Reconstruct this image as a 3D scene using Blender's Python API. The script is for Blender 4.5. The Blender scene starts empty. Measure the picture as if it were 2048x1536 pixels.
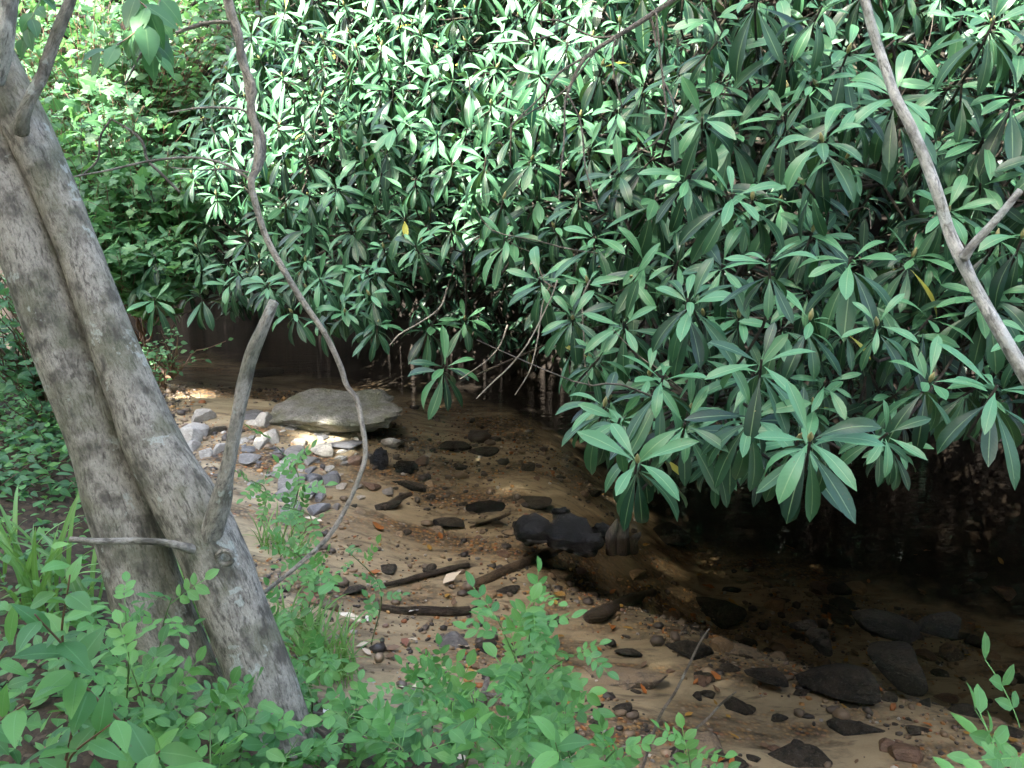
import bpy, math, random
import numpy as np
from mathutils import Vector, Matrix, noise

random.seed(7)
rng = np.random.default_rng(11)
scene = bpy.context.scene
COL = scene.collection

# ------------------------------------------------------------------ camera
PITCH = math.radians(18.0)
CAM = np.array([0.0, 0.0, 1.9])
FPX = 1926.0                       # focal length in photograph pixels (2048 wide)
cam_data = bpy.data.cameras.new("camera")
cam_data.sensor_width = 36.0
cam_data.lens = 36.0 * FPX / 2048.0
cam_data.clip_start = 0.05
cam_data.clip_end = 500.0
cam = bpy.data.objects.new("camera", cam_data)
COL.objects.link(cam)
cam.location = CAM
cam.rotation_euler = (math.pi / 2 - PITCH, 0, 0)
scene.camera = cam
scene.render.resolution_x = 1024
scene.render.resolution_y = 768

# ------------------------------------------------------------------ sky and sun
SUN = np.array([-0.40, -0.50, 0.77]); SUN = SUN / np.linalg.norm(SUN)     # towards the sun
SUN_EL = math.asin(SUN[2]); SUN_AZ = math.atan2(SUN[0], SUN[1])
world = bpy.data.worlds.new("World"); scene.world = world; world.use_nodes = True
wn = world.node_tree.nodes; wl = world.node_tree.links
bg = wn["Background"]
sky = wn.new("ShaderNodeTexSky"); sky.sky_type = 'NISHITA'; sky.sun_disc = False
sky.sun_elevation = SUN_EL; sky.sun_rotation = SUN_AZ
sky.dust_density = 6.0; sky.air_density = 1.0; sky.ozone_density = 1.0
wl.new(sky.outputs[0], bg.inputs[0]); bg.inputs[1].default_value = 0.15
sun_data = bpy.data.lights.new("sun", 'SUN'); sun_data.energy = 5.0
sun_data.angle = math.radians(0.53); sun_data.color = (1.0, 0.95, 0.86)
sun = bpy.data.objects.new("sun", sun_data); COL.objects.link(sun)
sun.rotation_euler = Vector(SUN).to_track_quat('Z', 'Y').to_euler()
vs = scene.view_settings
vs.view_transform = 'Standard'; vs.look = 'None'; vs.gamma = 1.0; vs.use_curve_mapping = False
vs.exposure = 3.2

# ------------------------------------------------------------------ helpers
SP, CP = math.sin(PITCH), math.cos(PITCH)
FWD = np.array([0, CP, -SP]); UPV = np.array([0, SP, CP]); RGT = np.array([1.0, 0, 0])

def ray(px, py):
    return FWD + (px - 1024) / FPX * RGT + (768 - py) / FPX * UPV

def P(px, py, d):
    """world point that lies d metres into the scene at a place measured in the photograph"""
    return CAM + d * ray(px, py)

def proj(p):
    q = np.asarray(p) - CAM
    d = q @ FWD
    return 1024 + FPX * (q @ RGT) / d, 768 - FPX * (q @ UPV) / d, d

def W(px, py, z=0.0):
    r = ray(px, py)
    return CAM + r * (z - CAM[2]) / r[2]

def sstep(a, b, x):
    t = np.clip((np.asarray(x, float) - a) / (b - a), 0, 1)
    return t * t * (3 - 2 * t)

def unit(v):
    v = np.asarray(v, float)
    return v / (np.linalg.norm(v, axis=-1, keepdims=True) + 1e-9)

def tag(o, label=None, cat=None, group=None, kind=None):
    if label: o["label"] = label
    if cat: o["category"] = cat
    if group: o["group"] = group
    if kind: o["kind"] = kind
    return o

def empty(name, loc, label=None, cat=None, group=None):
    o = bpy.data.objects.new(name, None)
    o.empty_display_size = 0.05
    o.location = loc
    COL.objects.link(o)
    return tag(o, label, cat, group)

def link(name, me, parent=None, mw=None):
    o = bpy.data.objects.new(name, me)
    COL.objects.link(o)
    if parent is not None:
        o.parent = parent
        pl = Matrix.Translation(parent.location)
        o.matrix_local = pl.inverted() @ (mw if mw is not None else Matrix.Identity(4))
    elif mw is not None:
        o.matrix_world = mw
    return o

def mesh(name, verts, faces, mat, attrs=None, smooth=True):
    """verts (N,3), faces (M,k) array or list of arrays; attrs {name: (N,3)}"""
    me = bpy.data.meshes.new(name)
    verts = np.asarray(verts, dtype=np.float32)
    if not isinstance(faces, list): faces = [faces]
    faces = [np.asarray(f, dtype=np.int32) for f in faces if len(f)]
    loops = np.concatenate([f.ravel() for f in faces])
    tot = np.concatenate([np.full(len(f), f.shape[1], np.int32) for f in faces])
    start = np.concatenate([[0], np.cumsum(tot)[:-1]]).astype(np.int32)
    me.vertices.add(len(verts)); me.vertices.foreach_set("co", verts.ravel())
    me.loops.add(len(loops)); me.loops.foreach_set("vertex_index", loops)
    me.polygons.add(len(tot)); me.polygons.foreach_set("loop_start", start)
    me.update(calc_edges=True)
    me.validate()
    if smooth:
        me.polygons.foreach_set("use_smooth", np.ones(len(me.polygons), bool))
    for k, v in (attrs or {}).items():
        a = me.attributes.new(k, 'FLOAT_VECTOR', 'POINT')
        a.data.foreach_set("vector", np.asarray(v, np.float32).ravel())
    me.materials.append(mat)
    return me

# ------------------------------------------------------------------ materials
class NT:
    def __init__(s, name):
        s.m = bpy.data.materials.new(name); s.m.use_nodes = True
        s.t = s.m.node_tree; s.n = s.t.nodes; s.n.clear()
        s.out = s.n.new("ShaderNodeOutputMaterial")
    def __call__(s, typ, ins=None, **props):
        nd = s.n.new("ShaderNode" + typ)
        for k, v in props.items(): setattr(nd, k, v)
        for k, v in (ins or {}).items():
            sock = nd.inputs[k]
            if isinstance(v, bpy.types.NodeSocket): s.t.links.new(v, sock)
            elif v is not None:
                if isinstance(v, (tuple, list)) and len(v) == 3 and sock.type == 'RGBA': v = (*v, 1)
                sock.default_value = v
        return nd
    def attr(s, name):
        return s("Attribute", attribute_name=name)
    def noise(s, vec, scale, detail=4, rough=0.55, dist=0.0):
        return s("TexNoise", {"Vector": vec, "Scale": scale, "Detail": detail, "Roughness": rough, "Distortion": dist}).outputs["Fac"]
    def ramp(s, fac, stops):
        r = s("ValToRGB", {"Fac": fac}); cr = r.color_ramp
        while len(cr.elements) < len(stops): cr.elements.new(0.5)
        for e, (p, c) in zip(cr.elements, stops):
            e.position = p; e.color = (*c, 1) if len(c) == 3 else c
        return r.outputs["Color"]
    def mix(s, fac, a, b, mode='MIX'):
        nd = s("MixRGB", {"Fac": fac, "Color1": a, "Color2": b}, blend_type=mode)
        return nd.outputs[0]
    def math(s, op, a, b=0.0, clamp=False):
        return s("Math", {0: a, 1: b}, operation=op, use_clamp=clamp).outputs[0]
    def scale(s, vec, sc):
        return s("Mapping", {"Vector": vec, "Scale": sc}).outputs[0]
    def bump(s, h, strength, dist=0.01):
        return s("Bump", {"Height": h, "Strength": strength, "Distance": dist}).outputs[0]
    def done(s, shader):
        s.t.links.new(shader, s.out.inputs["Surface"]); return s.m

def grey(v): return (v, v, v)

def leaf_material(name, dark, light, back, rough=0.4, transl=0.25, rib=(0.25, 0.38, 0.18), ribw=0.10, spec=0.5, blot=0.35):
    k = NT(name)
    a = k.attr("leaf").outputs["Vector"]
    sep = k("SeparateXYZ", {0: a})
    tone = sep.outputs[2]
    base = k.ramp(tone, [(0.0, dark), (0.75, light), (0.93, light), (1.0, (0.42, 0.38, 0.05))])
    geo = k("NewGeometry")
    n1 = k.noise(geo.outputs["Position"], 38.0, 3)
    base = k.mix(k.math('MULTIPLY', n1, blot), base, k.mix(1.0, base, grey(0.45), 'MULTIPLY'))
    base = k.mix(k("MapRange", {0: k.noise(geo.outputs["Position"], 120.0, 2), 1: 0.68, 2: 0.74, 3: 0.0, 4: 0.55}).outputs[0], base, (0.10, 0.075, 0.03))
    ax = k.math('ABSOLUTE', sep.outputs[0])
    ribm = k("MapRange", {0: ax, 1: 0.0, 2: ribw, 3: 1.0, 4: 0.0}).outputs[0]
    base = k.mix(k.math('MULTIPLY', ribm, 0.55), base, rib)
    # side veins as faint relief
    vv = k.math('SINE', k.math('MULTIPLY', k.math('SUBTRACT', sep.outputs[1], k.math('MULTIPLY', ax, 0.10)), 95.0))
    h = k.math('ADD', k.math('MULTIPLY', vv, 0.10), k.math('MULTIPLY', ribm, -1.0))
    nrm = k.bump(h, 0.25, 0.002)
    p = k("BsdfPrincipled", {"Base Color": base, "Roughness": rough, "Specular IOR Level": spec, "Normal": nrm})
    t = k("BsdfTranslucent", {"Color": k.mix(0.5, base, back)})
    return k.done(k("MixShader", {0: transl, 1: p.outputs[0], 2: t.outputs[0]}).outputs[0])

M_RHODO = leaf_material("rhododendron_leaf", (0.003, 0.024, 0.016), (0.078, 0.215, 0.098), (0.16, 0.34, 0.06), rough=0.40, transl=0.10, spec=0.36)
M_BROAD = leaf_material("broad_leaf", (0.022, 0.092, 0.038), (0.105, 0.26, 0.10), (0.20, 0.46, 0.10), rough=0.5, transl=0.34, rib=(0.2, 0.36, 0.14))
M_HERB = leaf_material("herb_leaf", (0.026, 0.120, 0.032), (0.135, 0.34, 0.080), (0.24, 0.52, 0.09), rough=0.5, transl=0.32, rib=(0.15, 0.33, 0.12))
M_GRASS = leaf_material("grass_blade", (0.045, 0.15, 0.04), (0.16, 0.34, 0.08), (0.3, 0.55, 0.08), rough=0.45, transl=0.3, ribw=0.2)
M_CANOPY = leaf_material("tree_leaf", (0.03, 0.09, 0.025), (0.08, 0.18, 0.04), (0.2, 0.4, 0.05), rough=0.5, transl=0.28)

def dead_leaf_material(name, c1, c2, rough=0.55):
    k = NT(name)
    a = k.attr("leaf").outputs["Vector"]; sep = k("SeparateXYZ", {0: a})
    geo = k("NewGeometry")
    c = k.mix(k.noise(geo.outputs["Position"], 30, 3), c1, c2)
    oi = k("ObjectInfo")
    c = k.mix(k.math('MULTIPLY', oi.outputs["Random"], 0.5), c, k.mix(1, c, grey(0.4), 'MULTIPLY'))
    p = k("BsdfPrincipled", {"Base Color": c, "Roughness": rough, "Normal": k.bump(k.noise(geo.outputs["Position"], 120, 2), 0.3, 0.003)})
    return k.done(p.outputs[0])
M_DEAD_ORANGE = dead_leaf_material("sodden_orange_leaf", (0.50, 0.20, 0.035), (0.32, 0.09, 0.02))
M_DEAD_YELLOW = dead_leaf_material("sodden_yellow_leaf", (0.50, 0.32, 0.06), (0.36, 0.19, 0.04))
M_DEAD_BROWN = dead_leaf_material("dry_brown_leaf", (0.26, 0.17, 0.10), (0.14, 0.085, 0.05))
M_DEAD_PINK = dead_leaf_material("dry_red_leaf", (0.40, 0.18, 0.12), (0.22, 0.10, 0.07))
M_DEAD_CREAM = dead_leaf_material("bleached_leaf", (0.80, 0.74, 0.62), (0.62, 0.52, 0.38))
M_WHITE = dead_leaf_material("white_petal", (0.85, 0.83, 0.80), (0.75, 0.70, 0.68))

def bark_material(name, light, dark, lichen=0.5, moss=0.4, streak=9.0, wet=0.75, lich_col=(0.50, 0.53, 0.47)):
    k = NT(name)
    v = k.attr("tube").outputs["Vector"]
    fine = k.noise(k.scale(v, (46, 46, streak * 3.2)), 4.2, 8, 0.8)
    crack = k.noise(k.scale(v, (56, 56, streak * 1.7)), 2.2, 6, 0.68, 0.6)
    big = k.noise(v, 9.0, 4, 0.6)
    patch = k.noise(k.scale(v, (1, 1, 0.7)), 22.0, 4, 0.6)
    c = k.ramp(fine, [(0.28, dark), (0.46, light), (0.68, tuple(min(1, x * 1.35) for x in light))])
    c = k.mix(k("MapRange", {0: crack, 1: 0.50, 2: 0.36, 3: 0.0, 4: 0.75}).outputs[0], c, tuple(x * 0.55 for x in dark))
    c = k.mix(k("MapRange", {0: crack, 1: 0.60, 2: 0.72, 3: 0.0, 4: 0.6}).outputs[0], c, tuple(min(1, x * 1.6) for x in light))
    # greenish algae film in large patches
    c = k.mix(k("MapRange", {0: big, 1: 0.45, 2: 0.62, 3: 0.0, 4: moss}).outputs[0], c, (0.105, 0.115, 0.055))
    # darker weathered blotches
    c = k.mix(k("MapRange", {0: patch, 1: 0.52, 2: 0.36, 3: 0.0, 4: 0.8}).outputs[0], c, tuple(x * 0.7 for x in dark))
    # crusty pale lichen discs
    vor = k("TexVoronoi", {"Vector": k.mix(0.12, v, k("TexNoise", {"Vector": v, "Scale": 40.0, "Detail": 3}).outputs["Color"], 'ADD'), "Scale": 15.0, "Randomness": 1.0}, feature='F1')
    wn_ = k("SeparateXYZ", {0: vor.outputs["Color"]}).outputs[0]
    disc = k("MapRange", {0: vor.outputs["Distance"], 1: 0.34, 2: 0.22, 3: 0.0, 4: 1.0}).outputs[0]
    disc = k.math('MULTIPLY', disc, k("MapRange", {0: wn_, 1: 0.48, 2: 0.60, 3: 0.0, 4: 1.0}).outputs[0])
    disc = k.math('MULTIPLY', disc, k("MapRange", {0: fine, 1: 0.35, 2: 0.55, 3: 0.35, 4: 1.0}).outputs[0])
    c = k.mix(k.math('MULTIPLY', disc, lichen), c, lich_col)
    h = k.math('ADD', k.math('MULTIPLY', fine, 0.6), k.math('MULTIPLY', crack, 0.7))
    p = k("BsdfPrincipled", {"Base Color": c, "Roughness": wet, "Specular IOR Level": 0.3, "Normal": k.bump(h, 0.95, 0.016)})
    return k.done(p.outputs[0])
M_BARK = bark_material("grey_lichened_bark", (0.37, 0.342, 0.285), (0.095, 0.085, 0.068), lichen=0.75, moss=0.6)
M_STUB = bark_material("pale_lichened_bark", (0.37, 0.34, 0.285), (0.10, 0.09, 0.072), lichen=0.8, moss=0.45)
M_VINE = bark_material("vine_bark", (0.37, 0.33, 0.27), (0.13, 0.113, 0.09), lichen=0.35, moss=0.25, streak=14)
M_PALE = bark_material("pale_spotted_bark", (0.68, 0.66, 0.60), (0.20, 0.185, 0.155), lichen=0.8, moss=0.5, lich_col=(0.62, 0.64, 0.58))
M_TWIG = bark_material("grey_twig_bark", (0.20, 0.17, 0.14), (0.08, 0.065, 0.05), lichen=0.3, moss=0.2, streak=18)
M_RSTEM = bark_material("rhododendron_bark", (0.040, 0.031, 0.024), (0.012, 0.010, 0.008), lichen=0.06, moss=0.3)
M_DARKWOOD = bark_material("sodden_wood", (0.085, 0.066, 0.052), (0.022, 0.018, 0.016), lichen=0.0, moss=0.25, wet=0.32)
M_BROWNWOOD = bark_material("wet_brown_wood", (0.17, 0.12, 0.08), (0.055, 0.04, 0.03), lichen=0.0, moss=0.2, wet=0.4)

def simple_stem(name, col, rough=0.5):
    k = NT(name); geo = k("NewGeometry")
    c = k.mix(k.noise(geo.outputs["Position"], 25, 3), col, tuple(x * 0.55 for x in col))
    return k.done(k("BsdfPrincipled", {"Base Color": c, "Roughness": rough}).outputs[0])
M_GSTEM = simple_stem("green_stem", (0.12, 0.20, 0.055))
M_RSTALK = simple_stem("reddish_stalk", (0.16, 0.09, 0.05))
M_YSTALK = simple_stem("yellow_green_leafstalk", (0.28, 0.30, 0.10))
M_BUD = simple_stem("leaf_bud", (0.32, 0.30, 0.13))

def rock_material(name, c1, c2, wet=0.8, moss=0.0, speck=0.5, bump=0.6, layer=0.4, sand=0.0, bd=0.012):
    k = NT(name)
    tc = k("TexCoord").outputs["Object"]; oi = k("ObjectInfo")
    v = k("VectorMath", {0: tc, 1: oi.outputs["Random"]}, operation='ADD').outputs[0]
    geo = k("NewGeometry"); pos = geo.outputs["Position"]
    n1 = k.noise(pos, 16, 5, 0.65); n2 = k.noise(pos, 95, 4, 0.7); n3 = k.noise(k.scale(pos, (1, 1, 6)), 30, 3, 0.6, 0.6)
    c = k.ramp(n1, [(0.32, c1), (0.68, c2)])
    c = k.mix(k.math('MULTIPLY', n3, layer), c, k.mix(1, c, grey(0.45), 'MULTIPLY'))
    c = k.mix(k("MapRange", {0: n2, 1: 0.55, 2: 0.75, 3: 0, 4: speck}).outputs[0], c, tuple(min(1, x * (3.6 if sand else 1.9)) for x in c2))
    c = k.mix(k("MapRange", {0: n2, 1: 0.45, 2: 0.30, 3: 0, 4: speck}).outputs[0], c, tuple(x * 0.4 for x in c1))
    c = k.mix(k.math('MULTIPLY', oi.outputs["Random"], 0.35), c, k.mix(1, c, (0.55, 0.5, 0.45), 'MULTIPLY'))
    if moss:
        c = k.mix(k("MapRange", {0: k.noise(pos, 7, 4), 1: 0.45, 2: 0.62, 3: 0, 4: moss}).outputs[0], c, (0.16, 0.17, 0.06))
    if sand:
        up = k("SeparateXYZ", {0: geo.outputs["Normal"]}).outputs[2]
        c = k.mix(k.math('MULTIPLY', k("MapRange", {0: k.math('MULTIPLY', up, k.noise(pos, 26, 4, 0.7)), 1: 0.32, 2: 0.5, 3: 0, 4: 1}).outputs[0], sand), c, (0.30, 0.23, 0.15))
    h = k.math('ADD', k.math('MULTIPLY', n2, 0.5), n3)
    p = k("BsdfPrincipled", {"Base Color": c, "Roughness": wet, "Specular IOR Level": 0.5, "Normal": k.bump(k.math('ADD', h, k.math('MULTIPLY', k.noise(pos, 48, 5, 0.7), 1.3)), bump, bd)})
    return k.done(p.outputs[0])
M_PALEROCK = rock_material("pale_dry_stone", (0.36, 0.345, 0.31), (0.56, 0.54, 0.49))
M_GREYROCK = rock_material("grey_stone", (0.20, 0.195, 0.185), (0.36, 0.355, 0.34), wet=0.6)
M_SLATE = rock_material("damp_blue_slate", (0.12, 0.125, 0.135), (0.25, 0.255, 0.27), wet=0.35, speck=0.2)
M_WETROCK = rock_material("wet_black_stone", (0.009, 0.009, 0.010), (0.030, 0.030, 0.033), wet=0.16, speck=0.4, bump=1.0, bd=0.035)
M_SUNKROCK = rock_material("algae_dark_stone", (0.018, 0.0175, 0.015), (0.048, 0.045, 0.038), wet=0.6, speck=0.85, sand=0.13, bump=0.9, bd=0.025)
M_SILTROCK = rock_material("silt_dusted_stone", (0.10, 0.085, 0.07), (0.20, 0.17, 0.135), wet=0.6, speck=0.7, sand=0.9)
M_BROWNROCK = rock_material("brown_stone", (0.14, 0.085, 0.06), (0.25, 0.16, 0.11), wet=0.4)
M_BOULDER = rock_material("mossy_boulder", (0.20, 0.19, 0.17), (0.42, 0.41, 0.38), moss=0.5, wet=0.75, speck=0.55, bump=0.9, bd=0.025)
M_TANROCK = rock_material("tan_stone", (0.30, 0.21, 0.12), (0.45, 0.33, 0.2), wet=0.45)

def ground_material():
    k = NT("sand_and_soil")
    geo = k("NewGeometry"); pos = geo.outputs["Position"]
    sh = k("SeparateXYZ", {0: k.attr("shore").outputs["Vector"]})
    # stream sand
    rot = k("Mapping", {"Vector": pos, "Rotation": (0, 0, math.radians(-24)), "Scale": (0.75, 2.0, 1)}).outputs[0]
    n1 = k.noise(rot, 2.4, 6, 0.62, 0.6); n2 = k.noise(pos, 130, 3, 0.7); n3 = k.noise(rot, 7.0, 5, 0.68, 0.8)
    sand = k.ramp(n1, [(0.28, (0.26, 0.21, 0.13)), (0.55, (0.44, 0.365, 0.235)), (0.8, (0.52, 0.435, 0.29))])
    sand = k.mix(k("MapRange", {0: n3, 1: 0.50, 2: 0.66, 3: 0, 4: 0.75}).outputs[0], sand, (0.065, 0.052, 0.042))
    sand = k.mix(k.math('MULTIPLY', n2, 0.4), sand, k.mix(1, sand, grey(0.5), 'MULTIPLY'))
    # gravelly beds with coloured grains
    gm = k("MapRange", {0: k.noise(rot, 1.7, 4, 0.6), 1: 0.46, 2: 0.60, 3: 0, 4: 0.9}).outputs[0]
    vor = k("TexVoronoi", {"Vector": pos, "Scale": 62.0})
    vs_ = k("SeparateXYZ", {0: vor.outputs["Color"]})
    grain = k.ramp(vs_.outputs[0], [(0.0, (0.05, 0.045, 0.045)), (0.3, (0.20, 0.14, 0.085)), (0.55, (0.33, 0.24, 0.14)), (0.78, (0.42, 0.23, 0.07)), (0.9, (0.30, 0.10, 0.03)), (1.0, (0.45, 0.42, 0.38))])
    gedge = k("MapRange", {0: vor.outputs["Distance"], 1: 0.15, 2: 0.62, 3: 1.0, 4: 0.35}).outputs[0]
    grain = k.mix(1.0, grain, k("CombineXYZ", {0: gedge, 1: gedge, 2: gedge}).outputs[0], 'MULTIPLY')
    sand = k.mix(gm, sand, grain)
    # forest soil with litter
    s1 = k.noise(pos, 20, 6, 0.7); s2 = k("TexVoronoi", {"Vector": k.mix(0.06, pos, k("TexNoise", {"Vector": pos, "Scale": 18.0, "Detail": 4}).outputs["Color"], "ADD"), "Scale": 55.0}); 
    soil = k.ramp(s1, [(0.3, (0.020, 0.015, 0.011)), (0.6, (0.055, 0.040, 0.028)), (0.8, (0.10, 0.075, 0.052))])
    lit = k.ramp(k("SeparateXYZ", {0: s2.outputs["Color"]}).outputs[1], [(0.0, (0.05, 0.035, 0.022)), (0.6, (0.13, 0.085, 0.05)), (0.9, (0.24, 0.17, 0.10)), (1, (0.3, 0.23, 0.16))])
    soil = k.mix(k.math('MULTIPLY', k.noise(pos, 11, 3), 0.5), soil, lit)
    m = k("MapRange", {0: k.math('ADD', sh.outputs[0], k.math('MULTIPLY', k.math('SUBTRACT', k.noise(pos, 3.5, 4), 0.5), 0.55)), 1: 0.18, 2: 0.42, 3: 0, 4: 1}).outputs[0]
    soil = k.mix(k.math('MULTIPLY', sh.outputs[1], 0.92), soil, k.ramp(s1, [(0.3, (0.004, 0.0035, 0.003)), (0.7, (0.020, 0.015, 0.011))]))  # far bank soil painted near-black, deep shade put into its colour
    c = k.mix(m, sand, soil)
    h = k.math('ADD', k.math('MULTIPLY', n2, 0.25), k.math('ADD', k.math('MULTIPLY', s1, 0.6), k.math('MULTIPLY', vor.outputs["Distance"], k.math('MULTIPLY', gm, -0.5))))
    p = k("BsdfPrincipled", {"Base Color": c, "Roughness": k("MapRange", {0: sh.outputs[0], 1: 0.0, 2: 0.4, 3: 0.55, 4: 0.95}).outputs[0], "Specular IOR Level": 0.35, "Normal": k.bump(h, 0.6, 0.012)})
    return k.done(p.outputs[0])
M_GROUND = ground_material()

def water_material():
    k = NT("clear_brown_water")
    pos = k("NewGeometry").outputs["Position"]
    rot = k("Mapping", {"Vector": pos, "Rotation": (0, 0, math.radians(-24)), "Scale": (0.6, 1.6, 1)}).outputs[0]
    h = k.math('ADD', k.math('MULTIPLY', k.noise(rot, 5.0, 3, 0.5, 0.5), 1.0), k.math('MULTIPLY', k.noise(rot, 26.0, 2, 0.5), 0.22))
    nrm = k.bump(h, 0.32, 0.02)
    fr = k("Fresnel", {"IOR": 1.33, "Normal": nrm}).outputs[0]
    tr = k("BsdfTransparent", {"Color": (0.98, 0.97, 0.95, 1)})
    gl = k("BsdfGlossy", {"Color": (1, 1, 1, 1), "Roughness": 0.03, "Normal": nrm})
    va = k("VolumeAbsorption", {"Color": (0.45, 0.41, 0.33, 1), "Density": 1.35})  # brown tint, dense enough to darken the pool in place of shade
    k.t.links.new(va.outputs[0], k.out.inputs["Volume"])
    return k.done(k("MixShader", {0: fr, 1: tr.outputs[0], 2: gl.outputs[0]}).outputs[0])
M_WATER = water_material()

# ------------------------------------------------------------------ terrain
NEAR = np.array([(-40, 17), (-14, 9.6), (-6, 7.4), (-3, 6.3), (-2.3, 5.93), (-1.7, 5.63), (-1.3, 5.42), (-0.85, 5.3), (-0.82, 4.72), (-0.95, 4.32),
                 (-0.93, 3.69), (-0.80, 3.06), (-0.50, 2.79), (-0.14, 2.60), (0.35, 2.26), (1.0, 1.85), (2.2, 1.3), (5, 0.2), (12, -3.5), (40, -18)], float)
FAR = np.array([(-40, 19), (-14, 11.2), (-6, 8.8), (-2, 7.3), (0, 6.25), (2, 5.2), (4, 4.1), (8, 2.0), (14, -1.2), (40, -15)], float)

def dpoly(x, y, L):
    best = np.full(x.shape, 1e9)
    for (ax, ay), (bx, by) in zip(L[:-1], L[1:]):
        dx, dy = bx - ax, by - ay
        t = np.clip(((x - ax) * dx + (y - ay) * dy) / (dx * dx + dy * dy), 0, 1)
        best = np.minimum(best, np.hypot(x - ax - t * dx, y - ay - t * dy))
    return best

def inside(x, y):
    L = np.vstack([NEAR, FAR[::-1]]); c = np.zeros(x.shape, bool)
    j = len(L) - 1
    for i in range(len(L)):
        xi, yi = L[i]; xj, yj = L[j]
        if yi != yj:
            c ^= ((yi > y) != (yj > y)) & (x < (xj - xi) * (y - yi) / (yj - yi) + xi)
        j = i
    return c

def wob(x, y):
    return (np.sin(x * 2.1 + 1.3 * np.sin(y * 1.7)) * np.cos(y * 2.6 + 0.7 * np.sin(x * 1.9)) * 0.5 + np.sin(x * 5.3 + y * 3.1) * np.cos(y * 6.1 - x * 2.2) * 0.3
            + np.sin(x * 13 + 2 * np.sin(y * 7)) * np.cos(y * 11 + x * 4) * 0.2)

def gz_full(x, y):
    x = np.asarray(x, float); y = np.asarray(y, float)
    dn, df, ins = dpoly(x, y, NEAR), dpoly(x, y, FAR), inside(x, y)
    w = wob(x, y)
    bed = -0.012 - 0.12 * sstep(0, 0.7, dn) * sstep(0, 0.5, df) - 0.62 * sstep(0.85, 2.0, dn) * sstep(-0.2, 0.35, df) + 0.022 * w * sstep(0, .3, dn)  # far channel deepened so absorption stands in for shade under the shrubs
    nb = 0.005 + 0.05 * sstep(0, 0.25, dn) + 0.42 * sstep(0.12, 1.0, dn) + 0.05 * np.clip(dn - 1, 0, 8) + 0.70 * np.clip(dn - 3.4, 0, 14) + 0.03 * w  # steep rise behind the camera added to block low sky light
    sp = sstep(3.75, 4.25, y) * sstep(-3.2, -2.2, x)
    spit = 0.01 + 0.07 * sstep(0, 0.6, dn) + 0.012 * w + 0.5 * sstep(0.9, 2.0, dn)
    nb = nb * (1 - sp) + spit * sp
    fb = 0.02 + 0.75 * sstep(0, 0.45, df) + 0.62 * np.clip(df - 0.3, 0, 14) + 0.10 * np.clip(df - 14, 0, 100) + 0.05 * w * (1 + df * 0.3)
    z = np.where(ins, bed, np.where(dn < df, nb, fb))
    shore = np.where(ins, np.where(df < 1.1, 0.75 - 0.9 * df, -np.minimum(dn, df)), np.where(dn < df, dn - 0.35 * sp * sstep(1.2, 0.6, dn) * 2, df + 0.75))
    return z, shore, np.where(dn < df, 0.0, sstep(1.3, 0.8, np.where(ins, df, 0.0)))  # last value masks the far bank strip where shade is painted

def gz(x, y):
    return float(gz_full(np.array([x]), np.array([y]))[0][0])

def G(px, py):
    """where the sight line through a place in the photograph meets the ground"""
    r = ray(px, py); t = np.linspace(0.8, 14, 700)
    pts = CAM + t[:, None] * r
    z = gz_full(pts[:, 0], pts[:, 1])[0]
    k = np.argmax(pts[:, 2] < z)
    return np.array([pts[k, 0], pts[k, 1], z[k]])

def axis(lo, hi, a, b, step, grow=1.25):
    mid = list(np.arange(a, b, step)); s = step; x = a; left = []
    while x > lo: s *= grow; x -= s; left.append(x)
    s = step; x = mid[-1]; right = []
    while x < hi: s *= grow; x += s; right.append(x)
    return np.array(left[::-1] + mid + right)

xs = axis(-60, 60, -3.2, 3.4, 0.04); ys = axis(-30, 70, 1.2, 7.4, 0.04)
XX, YY = np.meshgrid(xs, ys)
ZZ, SH, SHADE = gz_full(XX.ravel(), YY.ravel())
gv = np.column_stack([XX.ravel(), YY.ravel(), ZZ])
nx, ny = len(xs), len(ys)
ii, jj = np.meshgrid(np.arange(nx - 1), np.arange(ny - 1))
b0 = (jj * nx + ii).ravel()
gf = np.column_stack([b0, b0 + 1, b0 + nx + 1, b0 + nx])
tag(link("ground", mesh("ground", gv, gf, M_GROUND, {"shore": np.column_stack([SH, SHADE, SH])})), kind="structure")

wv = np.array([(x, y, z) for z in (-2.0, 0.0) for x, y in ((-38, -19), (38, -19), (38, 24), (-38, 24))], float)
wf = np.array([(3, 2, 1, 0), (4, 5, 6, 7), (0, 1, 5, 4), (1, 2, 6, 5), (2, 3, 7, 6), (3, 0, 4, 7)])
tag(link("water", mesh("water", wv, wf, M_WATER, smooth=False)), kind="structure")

# ------------------------------------------------------------------ tubes (stems, trunks, twigs)
def catmull(pts, rad, n):
    pts = np.asarray(pts, float); rad = np.asarray(rad, float)
    m = len(pts)
    if m == 2:
        t = np.linspace(0, 1, n)[:, None]
        return pts[0] * (1 - t) + pts[1] * t, rad[0] * (1 - t[:, 0]) + rad[1] * t[:, 0]
    e = np.vstack([2 * pts[0] - pts[1], pts, 2 * pts[-1] - pts[-2]])
    u = np.linspace(0, m - 1 - 1e-6, n); k = u.astype(int); f = (u - k)[:, None]
    a, b, c, d = e[k], e[k + 1], e[k + 2], e[k + 3]
    q = 0.5 * ((2 * b) + (c - a) * f + (2 * a - 5 * b + 4 * c - d) * f ** 2 + (3 * b - a - 3 * c + d) * f ** 3)
    return q, rad[k] * (1 - f[:, 0]) + rad[np.minimum(k + 1, m - 1)] * f[:, 0]

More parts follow.
